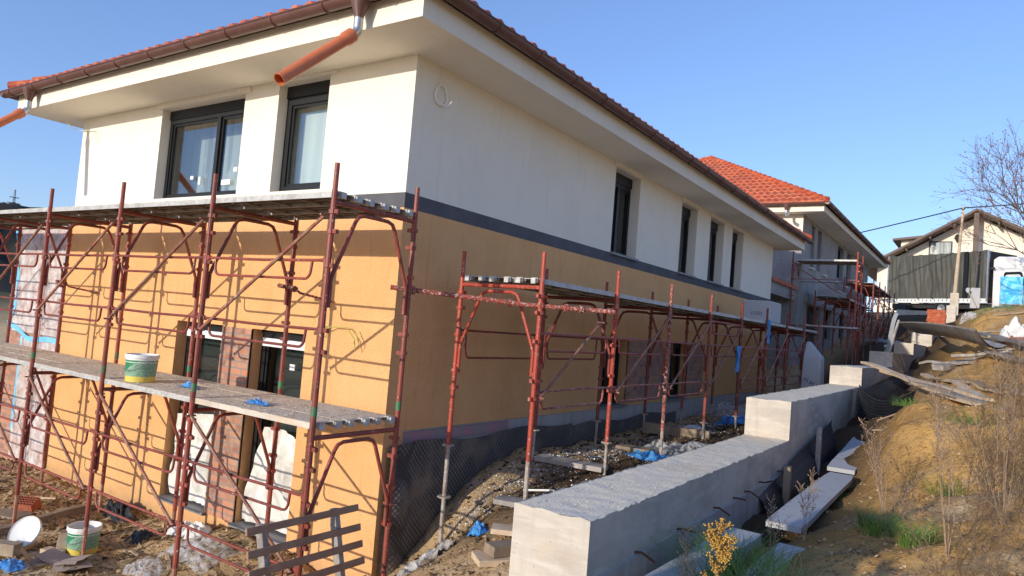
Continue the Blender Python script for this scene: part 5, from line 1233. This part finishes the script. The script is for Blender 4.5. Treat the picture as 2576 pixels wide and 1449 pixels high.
litter('rubble', 420, (.1,2.6), (-1.6,7), M['clod_shade'], .03, .09, 'lumps of earth on the side yard slope', flat=False)
litter('wood_chips', 1500, (-8,-.1), (-2.6,-.1), M['straw'], .03, .10, 'straw and wood chips strewn on the soil below the scaffold')
litter('foam_crumbs', 6000, (.12,1.9), (.7,11), M['styro'], .006, .024, 'white foam crumbs scattered along the shaded side wall', lambda x, y: random.random() < (math.exp(-((x-(.35+.12*y if y < 4 else .85))/.28)**2)*(1 if y < 4.5 else .5) + .04), flat=False)
sc_ = random.Random(4)
for i, lab in enumerate(['broken lath lying left of the open bucket','thin lath lying in front of the lower left window','short lath by the slumped white sheet','crooked lath right of the torn cardboard','lath lying between beam and orange wall','small lath below the right window']):
    x, y = [(-4.1,-.95),(-3.0,-.95),(-2.3,-.85),(-2.1,-1.5),(-5.9,-.7),(-1.5,-.55)][i]; a = sc_.uniform(-.8, .8); L_ = sc_.uniform(.35,.7)
    plank((x, y, gz(x,y)+.02), (x+L_*math.cos(a), y+L_*math.sin(a)*.6, gz(x+L_*math.cos(a), y+L_*math.sin(a)*.6)+.03), .035, .02, 'wood' if i % 2 else 'wood_light', lab, warp=.006, name='lath')
# mortar crumbs on the lower deck
V = []; F = []
for _ in range(1300):
    x = random.uniform(FX0-6*BAY, FX0-.02); y = random.uniform(YO+.03, YI-.04); s_ = random.uniform(.004, .016); z = Z1+.021; o = len(V); a = random.uniform(0, 2*PI)
    V += [(x+s_*math.cos(a+k*2.1), y+s_*math.sin(a+k*2.1), z) for k in range(3)] + [(x, y, z+s_*.8)]; F += [(o,o+1,o+3),(o+1,o+2,o+3),(o+2,o,o+3)]
tag(np_mesh('mortar_crumbs', V, F, M['conc_top']), 'mortar crumbs covering the lower scaffold deck', None, None, 'stuff')
V = []; F = []
for _ in range(600):   # loose grit on the wall top
    b = random.random()**1.3; y = -1.62+5.2*b; x = random.uniform(2.76-.012*(y+1.65), 3.25-.012*(y+1.65)); s_ = random.uniform(.003, .008); z = 1.050; o = len(V); a = random.uniform(0, 2*PI)
    V += [(x+s_*math.cos(a+k*2.1), y+s_*math.sin(a+k*2.1), z) for k in range(3)] + [(x, y, z+s_)]; F += [(o,o+1,o+3),(o+1,o+2,o+3),(o+2,o,o+3)]
tag(np_mesh('grit', V, F, M['conc_top']), 'loose grit on the rough wall top', None, None, 'stuff')
# grass
def tuft_arrays(n, h, r):
    V = []; F = []
    for _ in range(n):
        a = random.uniform(0, 2*PI); q = random.random()**.6*r; x, y = q*math.cos(a), q*math.sin(a); d_ = Vector((math.cos(a)*.5+random.gauss(0,.3), math.sin(a)*.5+random.gauss(0,.3), 1)); L = h*random.uniform(.5,1.1); wv = Vector((-math.sin(a), math.cos(a), 0))*.0035; p = Vector((x, y, 0)); o = len(V)
        for k in range(4):
            t = k/3; c = p + Vector((d_.x*L*t*t*1.2, d_.y*L*t*t*1.2, L*t*(1-.35*t))); V += [c-wv*(1-t*.85), c+wv*(1-t*.85)]
        F += [(o+2*k, o+2*k+1, o+2*k+3, o+2*k+2) for k in range(3)]
    return np.array([tuple(v) for v in V]), np.array(F)
def tuft(x, y, n, h, r, mat, lab, cat_='grass tuft', name='grass_tuft'):
    V, F = tuft_arrays(n, h, r); V = V + np.array([x, y, gz(x, y)-.01]); return tag(np_mesh(name, V, F, M[mat]), lab, cat_)
tuft(4.83,.15,260,.26,.13,'grass','bright green grass tuft in the sun on the bank, largest one'); tuft(4.55,.5,200,.25,.18,'grass','dark green grass clump at the shadow edge left of the bright tuft')
tuft(3.85,-.6,620,.40,.42,'grass','dark shaded grass clump over the white board in the trench'); tuft(4.15,-1.3,620,.38,.42,'grass','dark shaded grass clump nearest the lower photo edge')
tuft(4.95,2.0,160,.22,.25,'grass','green grass streak higher on the sunny bank'); tuft(5.05,3.2,140,.2,.3,'grass','green grass patch among the brush stems'); tuft(4.75,-1.9,80,.10,.10,'straw','short straw tuft at the bottom of the sunny soil')
tuft(4.35,5.2,150,.2,.25,'grass','green grass at the top of the cut bank below the planks'); tuft(5.6,-1.6,140,.22,.25,'grass','green grass between brush stems at lower right'); tuft(4.35,-1.05,70,.30,.18,'straw','arching dry straw tuft beside the shaded grass')
tuft(3.75,3.0,160,.30,.14,'grass','dark green tuft growing beside the middle trench board')
gp = [tuft_arrays(40, .16, .12) for _ in range(3)]
scatter(gp, [(random.uniform(4.6,7.5), random.uniform(24,33)) for _ in range(120)], M['grass'], 'grass', 'sparse green grass on the crest of the bank', .8, 1.6, .1)
# golden weed
def golden():
    e = empty('golden_weed', (4.33,-2.62,gz(4.33,-2.62)), 'golden yellow dry weed lit by the sun in front of the wall', 'plant'); b = Vector((4.33,-2.62,gz(4.33,-2.62)-.02)); segs = []; V = []; F = []
    H_ = 1.46-b.z; 
    for k in range(14): segs.append((b+Vector((.006*math.sin(k*.9),0,H_*k/14)), b+Vector((.006*math.sin((k+1)*.9),0,H_*(k+1)/14)), .004*(1-k/18), .004*(1-(k+1)/18)))
    rng = random.Random(3)
    for k in range(60):
        t = .32+.66*rng.random(); c = b+Vector((0,0,H_*t)); a = rng.uniform(0, 2*PI); L = (.095*math.sin(PI*min(1,(1.05-t)*1.25))+.018)*rng.uniform(.6,1.15); dd = Vector((math.cos(a), math.sin(a), .9)).normalized(); q = c
        for s_ in range(4):
            q2 = q+dd*L/4; segs.append((q, q2, .0016, .0012)); q = q2; dd = (dd+Vector((0,0,.12))).normalized()
            for _ in range(9):
                o = len(V); p = q+Vector((rng.gauss(0,.008), rng.gauss(0,.008), rng.gauss(0,.007))); r = rng.uniform(.0028,.0062)
                V += [p+Vector((r,0,0)), p+Vector((0,r,0)), p+Vector((-r,0,0)), p+Vector((0,-r,0)), p+Vector((0,0,r)), p+Vector((0,0,-r))]; F += [(o,o+1,o+4),(o+1,o+2,o+4),(o+2,o+3,o+4),(o+3,o,o+4),(o+1,o,o+5),(o+2,o+1,o+5),(o+3,o+2,o+5),(o,o+3,o+5)]
    A, B = seg_arrays(segs); np_mesh('stem', A, B, M['stalk'], e); np_mesh('seed_heads', V, F, M['seed'], e)
golden()
def stalk(x, y, h, n, spread, lab, mat='stalk', nub=.006):
    V_, F_ = None, None; segs = []; b = Vector((x, y, gz(x, y)-.03))
    for s_ in range(n):
        dr = Vector((random.gauss(0,spread), random.gauss(0,spread), 1)).normalized(); p = b; hh = h*random.uniform(.6,1.05)
        for k in range(9):
            q = p+dr*hh/9; segs.append((p, q, .004*(1-k/12), .004*(1-(k+1)/12)))
            if k > 3:
                for _ in range(6):
                    a = random.uniform(0, 2*PI); nd = Vector((math.cos(a), math.sin(a), 1.1)).normalized(); c = p.lerp(q, random.random()); L = random.uniform(.02,.07)
                    segs.append((c, c+nd*L, .0014, .001)); segs.append((c+nd*L, c+nd*(L+.012), nub*.7, nub*.4)); segs.append((c+nd*L*.5, c+nd*(L*.5+.008), nub*.6, nub*.4))
            p = q; dr = (dr+Vector((random.gauss(0,.06), random.gauss(0,.06), .02))).normalized()
    V, F = seg_arrays(segs); return tag(np_mesh('dry_stalk', V, F, M[mat]), lab, 'plant')
stalk(4.50,1.4,.85,7,.20,'tall branching dry stalks in front of the ochre cut bank'); stalk(4.05,.5,.62,3,.10,'pale dry stalks rising over the white trench board'); stalk(3.95,-.1,.55,2,.08,'single pale stalk left of the branching ones')
stalk(4.62,.9,.45,5,.25,'low dry stalks in the shadow edge'); stalk(3.85,-1.6,.55,3,.14,'dark thin weed against the retaining wall'); stalk(5.02,-.3,1.15,4,.16,'tall dry stem standing at the left edge of the brush'); stalk(5.3,.4,1.25,5,.2,'tallest dry stems in the middle of the brush'); stalk(4.25,-2.85,.30,8,.25,'small beige tuft at the bottom edge before the wall')
# bare tree with rusty leaves
def bare_tree(x, y, H_, lab, seed, leaves=True, rad=.16, fork=2, tw=.8):
    rng = random.Random(seed); z = gz(x, y)-.1; e = empty('bare_tree', (x, y, z), lab, 'tree'); segs = []; L_ = []
    def grow(p, d_, L, r, lv):
        n = 3
        for i in range(n):
            d2 = (d_+Vector((rng.gauss(0,.10), rng.gauss(0,.10), rng.gauss(.03,.06)))).normalized(); q = p+d2*L/n; segs.append((p, q, r*(1-.18*i), r*(1-.18*(i+1)))); p, d_ = q, d2
            if lv < 5 and i > 0 and rng.random() < tw: 
                a = rng.uniform(0, 2*PI); s1 = d_.orthogonal().normalized(); s2 = d_.cross(s1); nd = (d_+(s1*math.cos(a)+s2*math.sin(a))*rng.uniform(.5,.95)).normalized(); grow(p, nd, L*rng.uniform(.55,.75), r*.5, lv+1)
        if lv < 5:
            for _ in range(fork if lv >= 1 else 2):
                a = rng.uniform(0, 2*PI); s1 = d_.orthogonal().normalized(); s2 = d_.cross(s1); nd = (d_+(s1*math.cos(a)+s2*math.sin(a))*rng.uniform(.25,.6)).normalized(); grow(p, nd, L*rng.uniform(.65,.82), r*.58, lv+1)
        if lv >= 3 and rng.random() < .5: L_.append(p)
    for k in range(3):
        a = k*2.1+seed; grow(Vector((x+.08*math.cos(a), y+.08*math.sin(a), z)), Vector((.13*math.cos(a)+.0, .13*math.sin(a), 1)).normalized(), H_*.36, rad*.62, 0)
    A, B = seg_arrays(segs, 4); np_mesh('branches', A, B, M['bark'], e, smooth=True)
    if leaves:
        V = []; F = []
        for k in range(1500):
            t = rng.random(); hh = z+.9+t*3.0; w_ = .62*math.sin(PI*min(1, .15+t*.8)); p = Vector((x-.25+rng.gauss(0,w_*.6), y+rng.gauss(0,w_*.6), hh)); s_ = rng.uniform(.03,.07); a1 = Vector((rng.gauss(0,1), rng.gauss(0,1), rng.gauss(0,1))).normalized(); a2 = a1.orthogonal().normalized(); o = len(V); V += [p-a1*s_, p-a2*s_*.5, p+a1*s_, p+a2*s_*.5]; F.append((o,o+1,o+2,o+3))
        for p0 in rng.sample(L_, min(1200, len(L_))):
            p = p0+Vector((rng.gauss(0,.05), rng.gauss(0,.05), 0)); s_ = rng.uniform(.02,.04); o = len(V); V += [p+Vector((-s_,0,0)), p+Vector((0,s_*.4,-s_*.6)), p+Vector((s_,0,0)), p+Vector((0,-s_*.4,s_*.6))]; F.append((o,o+1,o+2,o+3))
        np_mesh('dead_leaves', V, F, M['leaf_rust'], e)
bare_tree(7.35, 30.0, 6.6, 'tall bare tree with rusty dead leaves round its trunk at the right edge', 5, fork=3, tw=.33, rad=.13)
for i, (x, y, h) in enumerate(((-.3,60,5),(1.0,64,6),(-2.2,62,5.5))): bare_tree(x, y, h, ['thin bare tree seen between second house and truck, nearest one','thin bare tree behind the truck, rightmost one','thin bare tree behind the second house, leftmost one'][i], 11+i, leaves=False, rad=.06)
# thin branches sticking out of the bank
for i, (a, b) in enumerate((((3.95,5.4,1.28),(4.45,5.7,1.50)),((3.95,5.0,1.18),(4.4,5.0,1.22)),((4.3,6.9,1.75),(4.75,5.9,1.75)))):
    tag(MB().tube([a, tuple(Vector(a).lerp(Vector(b), .5)+Vector((0,0,.02))), b], .011, 6).build('stick', M['stalk']), ['upper thin stick poking out of the cut bank','lower thin stick poking out of the cut bank','crooked stick below the plank heap'][i], 'stick')

# unseen blocker added behind the camera to shade the trench and lower bank
TC = empty('shadow_caster', (2.89, -7.0, -.1), 'grey cabin shaped shadow caster added out of view behind the camera', 'shadow caster')
MB().box((2.48,-7.5,-.4),(3.30,-6.5,2.62)).build('caster_body', M['band'], TC, bevel=.02)
MB().box((2.44,-7.54,2.62),(3.34,-6.46,2.78)).build('caster_roof', M['truck_white'], TC, bevel=.03)
MB().box((2.58,-7.515,-.2),(3.2,-7.502,1.9)).build('caster_panel', M['truck_white'], TC)
